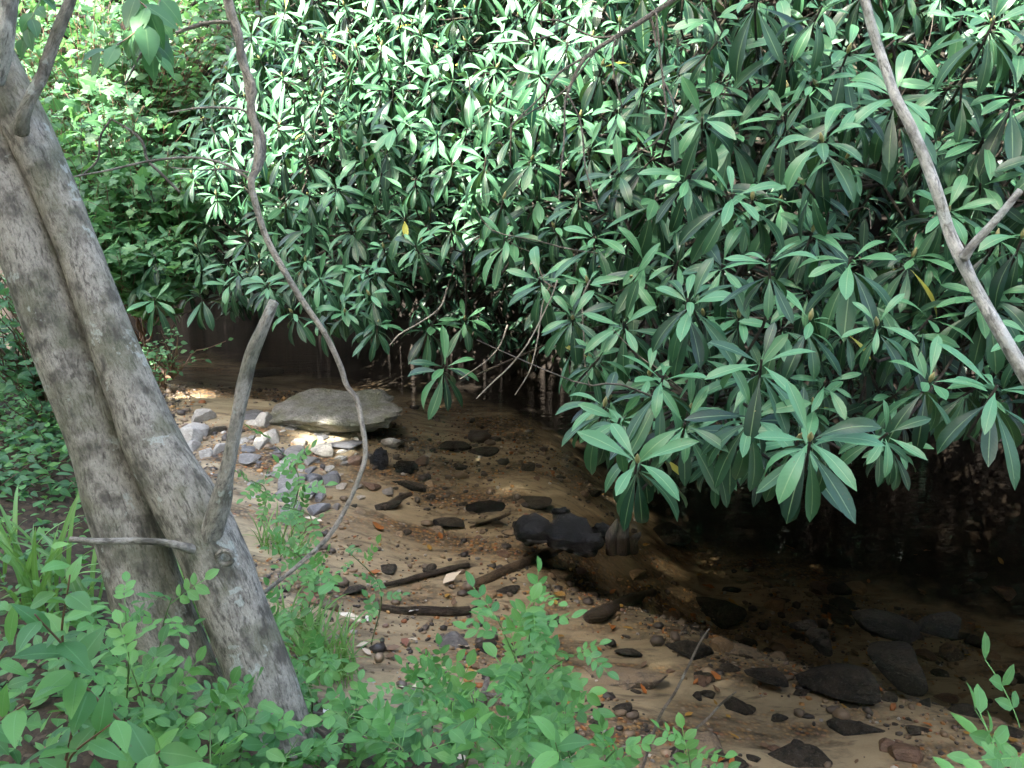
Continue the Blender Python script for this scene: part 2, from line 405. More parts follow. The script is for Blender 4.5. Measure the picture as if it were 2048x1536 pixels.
def tube(pts, rad, nside=6, nring=None, lump=0.0, flute=0.0, seed=0.0):
    pts = np.asarray(pts, float)
    n = nring or max(4, len(pts) * 3)
    q, r = catmull(pts, rad, n)
    tan = unit(np.gradient(q, axis=0))
    ref = np.array([0.13, 0.31, 0.94]) if abs(tan[0] @ np.array([0.13, 0.31, 0.94])) < 0.9 else np.array([1.0, 0, 0])
    nv = unit(np.cross(tan, ref)); bv = np.cross(tan, nv)
    th = np.linspace(0, 2 * math.pi, nside, endpoint=False)
    c, s = np.cos(th), np.sin(th)
    L = np.concatenate([[0], np.cumsum(np.linalg.norm(np.diff(q, axis=0), axis=1))])
    R = np.repeat(r[:, None], nside, 1)
    if lump or flute:
        for i in range(n):
            for j in range(nside):
                p = Vector((c[j] * 1.3 + seed, s[j] * 1.3, L[i] * 5))
                R[i, j] *= 1 + lump * noise.noise(p) + 0.5 * lump * noise.noise(p * 3.1) + flute * math.sin(3 * th[j] + 1.2 * L[i] + seed) * 0.5
    v = q[:, None, :] + R[:, :, None] * (c[None, :, None] * nv[:, None, :] + s[None, :, None] * bv[:, None, :])
    at = np.stack([c[None, :] * R, s[None, :] * R, np.repeat(L[:, None], nside, 1)], axis=2) + np.array([seed, seed * 0.7, seed * 1.3])
    v = v.reshape(-1, 3); at = at.reshape(-1, 3)
    i, j = np.meshgrid(np.arange(n - 1), np.arange(nside), indexing='ij')
    a = i * nside + j; b = i * nside + (j + 1) % nside
    f = np.column_stack([a.ravel(), b.ravel(), (b + nside).ravel(), (a + nside).ravel()])
    # end caps
    k = len(v); v = np.vstack([v, q[0] - tan[0] * r[0] * 0.3, q[-1] + tan[-1] * r[-1] * 0.3]); at = np.vstack([at, at[0], at[-1]])
    jn = np.arange(nside)
    t1 = np.column_stack([np.full(nside, k), (jn + 1) % nside, jn]); o = (n - 1) * nside
    t2 = np.column_stack([np.full(nside, k + 1), o + jn, o + (jn + 1) % nside])
    return v, f, np.vstack([t1, t2]), at

def tubes_mesh(name, specs, mat, **kw):
    V, F, T, A = [], [], [], []; o = 0
    for i, sp in enumerate(specs):
        d = dict(kw); d.update(sp[2] if len(sp) > 2 else {}); d.setdefault('seed', (i * 0.37) % 5)
        v, f, t, a = tube(sp[0], sp[1], **d)
        V.append(v); F.append(f + o); T.append(t + o); A.append(a); o += len(v)
    return mesh(name, np.vstack(V), [np.vstack(F), np.vstack(T)], mat, {"tube": np.vstack(A)})

def jig(a, b, n, amp, sag=0.0):
    """a wandering line between two points"""
    a = np.asarray(a, float); b = np.asarray(b, float); t = np.linspace(0, 1, n)[:, None]
    p = a * (1 - t) + b * t
    w = rng.normal(0, amp, (n, 3)) * np.linalg.norm(b - a)
    w[0] = 0; w[-1] = 0
    p += w
    p[:, 2] += sag * np.sin(t[:, 0] * math.pi) * np.linalg.norm(b - a)
    return p

# ------------------------------------------------------------------ leaves
def leaf_variants(K, ratio, prof, nseg, bend, fold, tone, petiole=0.12, wav=0.0):
    """K unit-length leaves: verts (K,nv,3), attrs (K,nv,3), quads.  x forward, z up"""
    V, A = [], []
    s = np.linspace(0, 1, nseg + 1)
    for k in range(K):
        bd = rng.uniform(*bend); fo = rng.uniform(*fold); rt = ratio * rng.uniform(0.85, 1.15); tw = rng.normal(0, 0.22); sw = rng.normal(0, 0.18)
        ang = -bd * s ** 1.15 + 0.15
        ds = 1.0 / nseg
        x = np.concatenate([[0], np.cumsum(np.cos((ang[:-1] + ang[1:]) / 2) * ds)])
        z = np.concatenate([[0], np.cumsum(np.sin((ang[:-1] + ang[1:]) / 2) * ds)])
        y0 = sw * 0.3 * s ** 2
        w = prof(s) * rt * 0.5
        rows, at = [], []
        ph = rng.uniform(0, 6)
        for i in range(nseg + 1):
            t = tw * s[i]; nxv = np.array([-math.sin(ang[i]), 0, math.cos(ang[i])])
            for side in (-1, 0, 1):
                off = side * w[i]
                lift = abs(off) * math.tan(fo) + (wav * w[i] * math.sin(9 * s[i] + ph + side) if side else 0)
                p = np.array([x[i], y0[i] + off * math.cos(t), z[i]]) + nxv * (lift + off * math.sin(t))
                rows.append(p); at.append((side, s[i], 0))
        V.append(rows); A.append(at)
    V = np.array(V); A = np.array(A, float); A[:, :, 2] = np.array([rng.uniform(*tone) for _ in range(K)])[:, None]
    q = []
    for i in range(nseg):
        for j in range(2):
            a = i * 3 + j; q.append((a, a + 1, a + 4, a + 3))
    return V, A, np.array(q)

def prof_rhodo(s):
    return np.interp(s, [0, .10, .2, .4, .6, .75, .88, .96, 1], [.06, .08, .34, .78, 1.0, .96, .66, .32, .03])
def prof_ovate(s):
    return np.interp(s, [0, .06, .15, .32, .5, .7, .85, .95, 1], [.05, .12, .68, 1.0, .95, .66, .36, .14, .02])
def prof_oval(s):
    return np.interp(s, [0, .06, .2, .45, .65, .85, .95, 1], [.06, .3, .82, 1.0, .92, .58, .26, .03])
def prof_blade(s):
    return np.interp(s, [0, .1, .4, .8, 1], [.5, .8, 1.0, .6, .02])

def frames(f, n):
    f = unit(f); s = unit(np.cross(n, f)); n2 = np.cross(f, s)
    return np.stack([f, s, n2], axis=-1)          # columns

class LeafBag:
    """collects leaves (variant, 3x3, origin, tone); builds the largest ones as parts, the rest joined"""
    def __init__(s, variants, mat, name):
        s.V, s.A, s.Q = variants; s.mat = mat; s.K = len(s.V); s.name = name
        s.me = [None] * s.K
        s.rows = []
    def part_mesh(s, k):
        if s.me[k] is None:
            s.me[k] = mesh(s.name, s.V[k], s.Q, s.mat, {"leaf": s.A[k]})
        return s.me[k]
    def joined(s, name, ks, R, O, tone=None):
        v = np.einsum('nij,nvj->nvi', R, s.V[ks]) + O[:, None, :]
        a = s.A[ks].copy()
        if tone is not None: a[:, :, 2] = tone[:, None]
        nv = s.V.shape[1]
        q = (s.Q[None] + (np.arange(len(ks)) * nv)[:, None, None]).reshape(-1, s.Q.shape[1])
        return mesh(name, v.reshape(-1, 3), q, s.mat, {"leaf": a.reshape(-1, 3)})

def place_leaves(bag, parent, ks, R, O, limit, name="leaf", rest="foliage", score=None):
    """the leaves that show largest become parts of their own, the remainder one joined part"""
    n = len(ks)
    if score is None:
        q = O - CAM; d = q @ FWD
        px = 1024 + FPX * (q @ RGT) / d; py = 768 - FPX * (q @ UPV) / d
        vis = (px > -60) & (px < 2110) & (py > -120) & (py < 1560) & (d > 0)
        size = np.linalg.norm(R[:, :, 0], axis=1) / np.maximum(d, 0.1)
        score = np.where(vis, size, size * 0.02)
    order = np.argsort(-score)
    own = order[:limit]; other = order[limit:]
    for i in own:
        m = Matrix(((*R[i, 0], O[i, 0]), (*R[i, 1], O[i, 1]), (*R[i, 2], O[i, 2]), (0, 0, 0, 1)))
        link(name, bag.part_mesh(int(ks[i])), parent, m)
    if len(other):
        o = link(rest, bag.joined(rest, ks[other], R[other], O[other]), parent)
        o["kind"] = "stuff"

RH = LeafBag(leaf_variants(60, 0.235, prof_rhodo, 7, (0.2, 1.35), (0.08, 0.40), (0.0, 0.45), wav=0.05), M_RHODO, "leaf")
# bright young leaves and a few yellowing ones
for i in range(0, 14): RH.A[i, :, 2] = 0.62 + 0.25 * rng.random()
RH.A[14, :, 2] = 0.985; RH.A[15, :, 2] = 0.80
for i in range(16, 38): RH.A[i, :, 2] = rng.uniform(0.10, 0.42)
for i in range(38, 60): RH.A[i, :, 2] = rng.uniform(0.0, 0.12)  # darkest leaves for the inner layers, shade put into their tone
OV = LeafBag(leaf_variants(16, 0.52, prof_ovate, 6, (0.2, 0.9), (0.05, 0.3), (0.1, 0.85), wav=0.06), M_BROAD, "leaf")
HB = LeafBag(leaf_variants(14, 0.46, prof_ovate, 6, (0.2, 0.9), (0.08, 0.3), (0.1, 0.8), wav=0.06), M_HERB, "leaf")
GB = LeafBag(leaf_variants(12, 0.06, prof_blade, 8, (0.5, 1.7), (0.15, 0.4), (0.2, 0.9)), M_GRASS, "blade")

def lobed_variants(K, mat_tone):
    """broad toothed leaf outline around a centre, five lobes"""
    out = [(0, .0), (.05, .28), (-.06, .42), (.16, .40), (.26, .55), (.36, .40), (.44, .26), (.58, .33), (.66, .24), (.80, .13), (1, 0)]
    V, A = [], []
    for k in range(K):
        j = rng.normal(0, .025, (len(out), 2)); pts = np.array(out) + j; pts[0] = (0, 0); pts[-1, 1] = 0
        up = [(x, y) for x, y in pts]; dn = [(x, -y * rng.uniform(.9, 1.1)) for x, y in pts[1:-1]][::-1]
        o = np.array(up + dn); cup = rng.uniform(-.35, .1); bd = rng.uniform(.0, .5)
        z = cup * np.abs(o[:, 1]) - bd * o[:, 0] ** 2 * .5 + rng.normal(0, .02, len(o))
        v = np.vstack([[0.36, 0, 0.0 - bd * .065], np.column_stack([o[:, 0], o[:, 1], z])])
        a = np.column_stack([v[:, 1] / .4, v[:, 0], np.full(len(v), rng.uniform(*mat_tone))])
        V.append(v); A.append(a)
    n = V[0].shape[0] - 1
    F = np.array([(0, 1 + i, 1 + (i + 1) % n) for i in range(n)])
    return np.array(V), np.array(A), F
LB = LeafBag(lobed_variants(12, (0.2, 0.9)), M_BROAD, "leaf")

# ------------------------------------------------------------------ rhododendrons over the far bank
XB = [-300, 300, 500, 700, 1000, 1300, 1500, 1800, 2048, 2700]
DB = [6.6, 5.9, 5.2, 4.7, 3.95, 3.1, 2.75, 2.75, 2.75, 2.6]
def depth_front(x, y):
    d = np.interp(x, XB, DB)
    d = d * (1 - 0.17 * np.clip((y - 450) / 450, 0, 1.1)) * (1 + 0.08 * np.clip((250 - y) / 300, 0, 4))
    return d
LOWX = [180, 280, 330, 380, 480, 560, 640, 740, 780, 830, 900, 960, 1000, 1060, 1130, 1180, 1220, 1300, 1480, 1600, 1680, 1780, 1850, 1885, 1960, 2100, 2800]
LOWY = [520, 560, 560, 545, 560, 590, 610, 630, 570, 500, 480, 480, 470, 530, 640, 720, 860, 900, 930, 940, 850, 890, 890, 760, 790, 800, 860]
LEFTY = [-900, 0, 100, 200, 350, 450, 520, 620]
LEFTX = [500, 560, 480, 410, 370, 390, 300, 260]
GAPS = [(1760, 385, 150, 62), (1600, 265, 40, 30), (1800, 740, 55, 45), (1940, 330, 60, 40), (1490, 310, 60, 32), (1690, 560, 48, 34), (1545, 575, 60, 30), (1400, 480, 42, 36), (1965, 420, 60, 45), (1235, 600, 40, 36), (1500, 480, 40, 30), (1905, 700, 70, 45), (1700, 770, 45, 36), (1420, 690, 34, 28), (1130, 330, 40, 26), (900, 380, 36, 26), (1060, 180, 36, 24), (640, 330, 30, 24), (455, 470, 40, 50), (1330, 700, 28, 40), (2000, 150, 60, 40), (760, 215, 40, 25)]

ros = []      # px, py, depth, layer
def scatter(layer, off, k, ymin, extra=0.0):
    pts = []
    cells = {}
    tries = 60000
    X = rng.uniform(170, 2750, tries); Y = rng.uniform(ymin, 960, tries)
    d0 = depth_front(X, Y)
    low = np.interp(X, LOWX, LOWY); lf = np.interp(Y, LEFTY, LEFTX)
    okm = (Y < low - extra) & (X > lf)
    for x, y, d in zip(X[okm], Y[okm], d0[okm]):
        r = k * 0.18 * FPX / (d + off) * (np.interp(x, [1000, 1500], [1.0, 1.5]) if layer in (1, 2) else 1.0)
        if layer < 4 and any(((x - gx) / ga) ** 2 + ((y - gy) / gb) ** 2 < 1 for gx, gy, ga, gb in GAPS): continue
        c = (int(x // 60), int(y // 60)); bad = False
        for cx in range(c[0] - 2, c[0] + 3):
            for cy in range(c[1] - 2, c[1] + 3):
                for (qx, qy) in cells.get((cx, cy), ()):
                    if (qx - x) ** 2 + (qy - y) ** 2 < r * r: bad = True; break
                if bad: break
            if bad: break
        if bad: continue
        cells.setdefault(c, []).append((x, y)); pts.append((x, y))
    for x, y in pts:
        ros.append((x, y, float(depth_front(x, y)) + off + rng.normal(0, 0.13), layer))
scatter(0, 0.0, 0.70, -950)
scatter(1, 0.26, 0.66, -950, 8)
scatter(2, 0.62, 0.80, -950, 25)
scatter(3, 1.00, 0.72, -900, 45)
scatter(4, 1.60, 0.85, -800, 60)
scatter(5, 2.40, 1.25, -700, 60)
scatter(6, 3.20, 1.35, -600, 40)
# rosettes that stand out singly in the photograph
for x, y, d in [(1645, 285, 2.6), (1465, 395, 2.6), (1635, 470, 2.75), (1622, 170, 2.75), (1790, 195, 2.6), (1912, 305, 2.9), (1560, 405, 2.9), (1375, 605, 2.55), (1620, 640, 2.55),
                (1505, 755, 2.6), (1325, 760, 2.45), (1275, 925, 2.35), (1370, 850, 2.4), (1595, 880, 2.5), (1790, 890, 2.75), (1590, 820, 2.7), (1080, 560, 3.3), (1135, 690, 3.5),
                (890, 735, 4.0), (930, 640, 4.3), (860, 650, 4.5), (740, 590, 4.3), (640, 560, 4.4), (1950, 605, 2.7), (1855, 520, 2.8), (1755, 615, 2.75), (1865, 605, 2.85), (1990, 480, 2.7),
                (1010, 480, 3.6), (1290, 530, 3.05), (1405, 240, 2.75), (1985, 50, 2.6), (1430, 90, 2.9), (1990, 800, 3.2), (1240, 840, 2.5), (460, 570, 5.2), (400, 590, 5.3), (310, 600, 5.4), (690, 625, 4.4), (755, 650, 4.3), (585, 625, 4.7), (640, 640, 4.6), (720, 560, 4.4)]:
    ros.append((x, y, d, 0))
ros = np.array(ros)
RP = np.array([P(x, y, d) for x, y, d, l in ros])
# understorey whorls hugging the far bank, added as dark fill for its shade
bx = np.concatenate([rng.uniform(-3.6, 5.0, 420), rng.uniform(-1.4, 1.4, 260)]); by = np.interp(bx, FAR[:, 0], FAR[:, 1]) + rng.uniform(-0.3, 1.3, 680)
bp = np.column_stack([bx, by, np.maximum(gz_full(bx, by)[0], 0.05) + rng.uniform(0.14, 0.75, 680)])
# the thicket goes on up the slope behind, added to block sky light
tx = rng.uniform(-2.0, 6.5, 1900); ty = np.interp(tx, FAR[:, 0], FAR[:, 1]) + rng.uniform(-0.2, 5.0, 1900)
tp_ = np.column_stack([tx, ty, np.maximum(gz_full(tx, ty)[0], 0) + rng.uniform(0.5, 2.0, 1900)])
lx = rng.uniform(-5.0, -1.6, 380); ly = np.interp(lx, FAR[:, 0], FAR[:, 1]) + rng.uniform(-0.1, 1.6, 380)
lp_ = np.column_stack([lx, ly, np.maximum(gz_full(lx, ly)[0], 0) + rng.uniform(0.15, 1.0, 380)])
bp = np.vstack([bp, tp_, lp_])
RP = np.vstack([RP, bp])
ros = np.vstack([ros, np.array([(*proj(q), 6) for q in bp])])
RP[:, 2] = np.maximum(RP[:, 2], 0.22)
keep = RP[:, 2] > gz_full(RP[:, 0], RP[:, 1])[0] + 0.1
ros = ros[keep]; RP = RP[keep]

SHRUBS = [((520, 170), 'rhododendron with sun-bleached pale leaves beside the twisting vine'),
          ((600, 540), 'rhododendron with low drooping whorls hanging above the flat mossy boulder'),
          ((960, 170), 'rhododendron with a tight mass of slim leaves behind the hanging bare twigs'),
          ((1020, 540), 'rhododendron whose isolated leaf whorls dangle over the dark mid stream pool'),
          ((1420, 180), 'rhododendron with widely spread whorls below the bare dead twigs'),
          ((1930, 130), 'rhododendron behind the forked pale branch, with dark gaps between its whorls'),
          ((1400, 760), 'rhododendron whose bright leaf tips hang lowest over the water'),
          ((1880, 680), 'rhododendron with shaded leaves above the black water beside the forked branch'),
          ((1450, -520), 'tall rhododendron top rising behind the other rhododendrons'),
          ((2450, 350), 'rhododendron continuing downstream along the far bank')]
seeds = np.array([P(sx, sy, float(depth_front(sx, sy)) + 0.4) for (sx, sy), _ in SHRUBS])
own = np.argmin(((RP[:, None, :] - seeds[None]) ** 2).sum(-1), axis=1)

def whorl(origin, ax, size, layer):
    """leaves of one rosette: ks, R, O"""
    u = unit(np.cross(ax, [0.31, 0.9, 0.2])); w = np.cross(ax, u)
    n = int(rng.integers(10, 16)) if layer < 2 else int(rng.integers(7, 10))
    ks, Rm, Om = [], [], []
    ph = rng.uniform(0, 6.28)
    for i in range(n):
        up = i < n * 0.4
        az = ph + i * 2.399 + rng.normal(0, 0.15)
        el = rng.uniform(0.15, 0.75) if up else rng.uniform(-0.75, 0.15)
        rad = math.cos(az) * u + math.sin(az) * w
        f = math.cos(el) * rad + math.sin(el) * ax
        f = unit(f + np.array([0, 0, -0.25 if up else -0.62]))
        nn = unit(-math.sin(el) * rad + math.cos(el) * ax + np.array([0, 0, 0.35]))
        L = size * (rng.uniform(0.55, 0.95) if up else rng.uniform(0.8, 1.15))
        k = rng.integers(0, 14) if (up and layer < 2 and rng.random() < 0.8) else (rng.integers(15, 46) if layer < 2 else rng.integers(34, RH.K))  # inner layers draw only dark leaves, painting the shade inside the shrub
        if rng.random() < 0.0018: k = 14
        ks.append(k); Rm.append(frames(f, nn) * L); Om.append(origin + f * 0.012 - ax * (0.0 if up else 0.03))
    return ks, Rm, Om

for si, ((sx, sy), lab) in enumerate(SHRUBS):
    idx = np.where(own == si)[0]
    if len(idx) == 0: continue
    cen = RP[idx].mean(0)
    # the roots stand on the far bank, uphill of the crown
    rx = cen[0] * 1.0 + (0.5 if cen[0] < 0 else -0.1); ry = np.interp(rx, FAR[:, 0], FAR[:, 1]) + 0.55 + 0.25 * (si % 3)
    root = np.array([rx, ry, gz(rx, ry) - 0.05])
    o = empty("rhododendron", root, lab, "rhododendron", "rhododendrons overhanging the stream")
    ks, Rm, Om = [], [], []
    axes = {}
    for i in idx:
        layer = int(ros[i, 3])
        ax = unit(np.array([0, 0, 0.85]) + np.array([-0.05, -0.55, 0]) + rng.normal(0, 0.26, 3))
        axes[i] = ax
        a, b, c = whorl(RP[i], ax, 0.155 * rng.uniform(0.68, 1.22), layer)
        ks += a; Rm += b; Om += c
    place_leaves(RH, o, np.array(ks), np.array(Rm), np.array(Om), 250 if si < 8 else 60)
    # boughs: main stems to cluster points, twigs to every whorl
    nb = max(3, len(idx) // 11)
    cl = RP[rng.choice(idx, nb, replace=False)].copy()
    for _ in range(4):
        a = np.argmin(((RP[idx][:, None] - cl[None]) ** 2).sum(-1), axis=1)
        for b in range(nb):
            if (a == b).any(): cl[b] = RP[idx[a == b]].mean(0)
    ends = cl + np.array([0, 0.34, -0.12])
    ends[:, 2] = np.maximum(ends[:, 2], gz_full(ends[:, 0], ends[:, 1])[0] + 0.12)
    boughs, twigs, buds = [], [], []
    hub = root + np.array([rng.normal(0, .1), -0.25, 0.45])
    for b in range(nb):
        r0 = root + np.array([rng.normal(0, .12), rng.normal(0, .08), 0])
        p = jig(hub + rng.normal(0, .06, 3), ends[b], 7, 0.045, 0.10)
        p = np.vstack([r0, p])
        rr = np.linspace(0.032, 0.007, len(p)) * rng.uniform(0.7, 1.15)
        boughs.append((p, rr, dict(nside=7, nring=22)))
    for i in idx:
        b = np.argmin(((ends - RP[i]) ** 2).sum(-1))
        back = RP[i] - axes[i] * 0.14 + np.array([0, .04, -.02])
        p = np.vstack([ends[b], (ends[b] + back) / 2 + rng.normal(0, .03, 3), back, RP[i] + axes[i] * 0.012])
        twigs.append((p, [0.006, 0.0048, 0.004, 0.0035], dict(nside=5, nring=9)))
        if rng.random() < 0.35 and ros[i, 3] < 2:
            buds.append(([RP[i], RP[i] + axes[i] * 0.016, RP[i] + axes[i] * 0.034], [0.004, 0.0078, 0.0012], dict(nside=6, nring=6)))
    for b_ in boughs: link("branch", tubes_mesh("branch", [b_], M_RSTEM), o)
    link("twig", tubes_mesh("twig", twigs, M_RSTEM), o)["kind"] = "stuff"
    if buds: link("bud", tubes_mesh("bud", buds, M_BUD), o)["kind"] = "stuff"
    # bleached dead twigs inside the shrub
    dead = []
    for _ in range(26):
        e = ends[rng.integers(0, nb)] + rng.normal(0, .12, 3)
        d = e + rng.normal(0, 1, 3) * np.array([.22, .12, .18])
        if d[2] < e[2] - 0.08 or d[2] < 0.6 or e[2] < 0.95: continue
        dead.append((jig(e, d, 5, .06), np.linspace(.0032, .0012, 5), dict(nside=4, nring=10)))
    if dead: link("dead_twig", tubes_mesh("dead_twig", dead, M_TWIG), o)["kind"] = "stuff"

# ------------------------------------------------------------------ the leaning double tree
def px_path(rows, depth):
    """rows of (px, py, half width in px) -> points and radii at their real distance"""
    pts, rad = [], []
    for k, r in enumerate(rows):
        d = depth if np.isscalar(depth) else depth[k]
        pts.append(P(r[0], r[1], d)); rad.append(r[2] * d / FPX)
    return np.array(pts), np.array(rad)

base = G(500, 1490)
tree = empty("leaning_tree", base, "leaning grey tree with two lichen-spotted trunks pressed together on the bank", "tree")
A_rows = [(575, 1560, 78), (536, 1400, 66), (500, 1300, 64), (463, 1200, 64), (422, 1100, 65), (372, 1005, 64), (313, 900, 58), (271, 800, 51), (233, 700, 46), (195, 600, 43), (158, 500, 41), (97, 350, 43), (28, 200, 45), (-50, 50, 45), (-190, -200, 50), (-430, -650, 42), (-700, -1150, 30)]
A_d = [2.18, 2.2, 2.21, 2.22, 2.23, 2.24, 2.26, 2.27, 2.28, 2.29, 2.30, 2.31, 2.32, 2.33, 2.35, 2.40, 2.45]
B_rows = [(500, 1580, 76), (425, 1460, 68), (372, 1360, 67), (300, 1200, 70), (268, 1100, 69), (235, 1000, 65), (200, 900, 57), (164, 800, 57), (129, 700, 60), (94, 600, 60), (58, 500, 60), (4, 350, 55), (-60, 200, 50), (-130, 50, 50), (-300, -250, 48), (-600, -700, 38), (-950, -1100, 26)]
B_d = [x - 0.05 for x in (2.30, 2.32, 2.33, 2.34, 2.345, 2.35, 2.355, 2.36, 2.365, 2.37, 2.375, 2.38, 2.39, 2.40, 2.44, 2.5, 2.55)]
for rows, dd, sd in ((A_rows, A_d, 0.4), (B_rows, B_d, 2.9)):
    p, r = px_path(rows, dd)
    link("trunk", tubes_mesh("trunk", [(p, r, dict(nside=36, nring=150, lump=0.05, flute=0.03, seed=sd))], M_BARK), tree)
def limb(name, rows, depth, mat, parent, nside=12, nring=40, lump=0.12, seed=1.0):
    p, r = px_path(rows, depth)
    return link(name, tubes_mesh(name, [(p, r, dict(nside=nside, nring=nring, lump=lump, seed=seed))], mat), parent)
o = limb("broken_branch", [(415, 1080, 24), (438, 1010, 20), (450, 960, 16), (463, 900, 14), (476, 830, 14), (487, 770, 14.5), (502, 710, 13.5), (521, 665, 12), (538, 625, 10.5), (549, 603, 9.5)], [2.19, 2.15, 2.13, 2.12, 2.11, 2.1, 2.09, 2.08, 2.07, 2.07], M_STUB, tree, 20, 90, 0.22, 3.3)
tag(o, "snapped-off branch stub with peeling bark")
limb("side_twig", [(405, 1105, 11), (372, 1094, 9), (320, 1084, 7), (260, 1082, 7), (200, 1083, 6.5), (140, 1079, 6)], [2.21, 2.14, 2.12, 2.11, 2.1, 2.1], M_STUB, tree, 8, 30, 0.12, 0.6)
limb("side_branch", [(42, 262, 16), (46, 235, 14), (62, 195, 12), (85, 150, 12), (104, 95, 12.5), (122, 45, 12), (140, 0, 11), (165, -90, 10), (180, -260, 8)], [2.24, 2.21, 2.2, 2.2, 2.19, 2.18, 2.17, 2.15, 2.1], M_STUB, tree, 12, 40, 0.14, 4.1)
limb("side_branch", [(-12, 160, 20), (4, 110, 19), (12, 60, 18), (20, 0, 17), (40, -120, 15), (60, -350, 11)], [2.22, 2.19, 2.16, 2.14, 2.1, 2.05], M_PALE, tree, 12, 40, 0.12, 1.7)
# knot on the front trunk
kp = P(452, 1112, 2.165)
ks_ = [(kp + np.array([math.cos(a) * .017, -.006, math.sin(a) * .017])) for a in np.linspace(0, 5.9, 9)]
link("knot", tubes_mesh("knot", [(ks_, [0.006] * 9, dict(nside=7, nring=30, lump=.3))], M_BARK), tree)

# ------------------------------------------------------------------ unseen crowns overhead; shade trees added to block the sun, gaps cut for its flecks
FLECKS = [(P(570, 130, 5.2), 0.68), (P(440, 300, 5.3), 0.42), (P(760, 40, 4.9), 0.5), (W(400, 795), 0.2), (W(640, 890), 0.16), (W(830, 1235), 0.06), (W(570, 840), 0.08), (P(230, 230, 6.0), 0.4), (P(150, 70, 7.0), 0.6), (P(330, 60, 7.0), 0.4)]
def crown_leaves(centre, radii, n, size):
    q = unit(rng.normal(0, 1, (n, 3))) * (rng.random((n, 1)) ** 0.45) * np.array(radii) + np.array(centre)
    m = np.ones(n, bool)
    for c, r in FLECKS:  # openings cut along the sun's path to each wanted light patch
        v = q - c; t = v @ SUN
        m &= ~((np.linalg.norm(v - t[:, None] * SUN, axis=1) < r) & (t > 0.8))
    # nothing grows into the photographer's view
    d = (q - CAM) @ FWD; py = 768 - FPX * ((q - CAM) @ UPV) / np.maximum(d, .01)
    m &= ~((d > 0) & (py > -150))
    q = q[m]; n = len(q)
    f = unit(rng.normal(0, 1, (n, 3)) * np.array([1, 1, .5])); nn = unit(rng.normal(0, .45, (n, 3)) + np.array([0, 0, 1]))
    return q, frames(f, nn) * (size * rng.uniform(.7, 1.2, n))[:, None, None]
TL = LeafBag(leaf_variants(8, 0.55, prof_ovate, 2, (0.1, 0.6), (0.0, 0.2), (0.0, 0.8)), M_CANOPY, "leaf")
def crown(parent, centre, radii, n, size=0.2):
    q, R = crown_leaves(centre, radii, n, size)
    o = link("crown", TL.joined("crown", rng.integers(0, 8, len(q)), R, q), parent); o["kind"] = "stuff"
# limbs of the leaning tree above the frame
ptop = P(-700, -1150, 2.45); btop = P(-950, -1100, 2.55)
crown(tree, ptop + np.array([-0.6, 0.2, 1.0]), (1.6, 1.6, 1.0), 1500, 0.16)
for (bx, by, cz, rad, n, lab) in [(-3.2, -2.6, 7.2, (3.0, 2.6, 2.2), 15000, 'unseen tree added for shade on the near bank behind the leaning tree'),
                                  (0.6, -3.0, 7.6, (3.0, 2.6, 2.3), 15000, 'unseen tree added for shade on the near bank upslope of the water edge'),
                                  (-6.2, -0.6, 7.6, (2.4, 2.6, 2.2), 12000, 'unseen tree added for shade on the near bank farther upstream'),
                                  (-5.8, 2.9, 8.2, (2.6, 2.4, 2.0), 12000, 'unseen tree added for shade on the near bank by the stream bend')]:
    b = np.array([bx, by - 0.4, gz(bx, by - 0.4) - 0.05])
    t = empty("added_shade_tree", b, lab, "tree", "unseen trees added for shade on the near bank")
    cc = np.array([bx, by, cz])
    link("trunk", tubes_mesh("trunk", [(jig(b, cc + [0, 0, -.5], 6, .02), np.linspace(.17, .06, 6), dict(nside=14, nring=40, lump=.08))], M_BARK), t)
    link("limb", tubes_mesh("limb", [(jig(b * .4 + cc * .6, cc + unit(rng.normal(0, 1, 3)) * np.array(rad) * .8, 5, .05), np.linspace(.05, .01, 5), dict(nside=7)) for _ in range(9)], M_BARK), t)
    crown(t, cc, rad, n)

# ------------------------------------------------------------------ vine, bare branches, hanging twigs
def stem_thing(name, label, cat, rows, depth, mat, group=None, nside=12, nring=90, lump=0.14, part="stem", extra=(), seed=0.5, thin=1.0):
    p, r = px_path(rows, depth); r = r * thin
    k = int(np.argmin(p[:, 2]))
    o = empty(name, p[k], label, cat, group)
    link(part, tubes_mesh(part, [(p, r, dict(nside=nside, nring=nring, lump=lump, seed=seed))], mat), o)
    for nm, rr, dd in extra:
        q, s = px_path(rr, dd)
        link(nm, tubes_mesh(nm, [(q, s, dict(nside=7, nring=26, lump=0.1, seed=seed + rr[0][0] * .01))], mat), o)
    return o
V_rows = [(430, -300, 9), (440, -120, 10), (452, 0, 11), (470, 62, 11), (484, 112, 12), (497, 175, 13), (508, 240, 12), (517, 300, 13), (512, 340, 14), (503, 365, 12), (514, 420, 11), (535, 480, 11), (570, 545, 10.5), (610, 610, 10), (650, 668, 10.5), (680, 730, 11), (693, 770, 10), (713, 800, 10), (724, 850, 9), (731, 905, 8.5), (722, 945, 8), (695, 1010, 8), (655, 1075, 8), (595, 1132, 7.5), (535, 1180, 7), (500, 1205, 7)]
V_d = list(np.linspace(2.62, 2.5, 8)) + list(np.linspace(2.5, 2.42, 8)) + list(np.linspace(2.42, 2.3, 10))
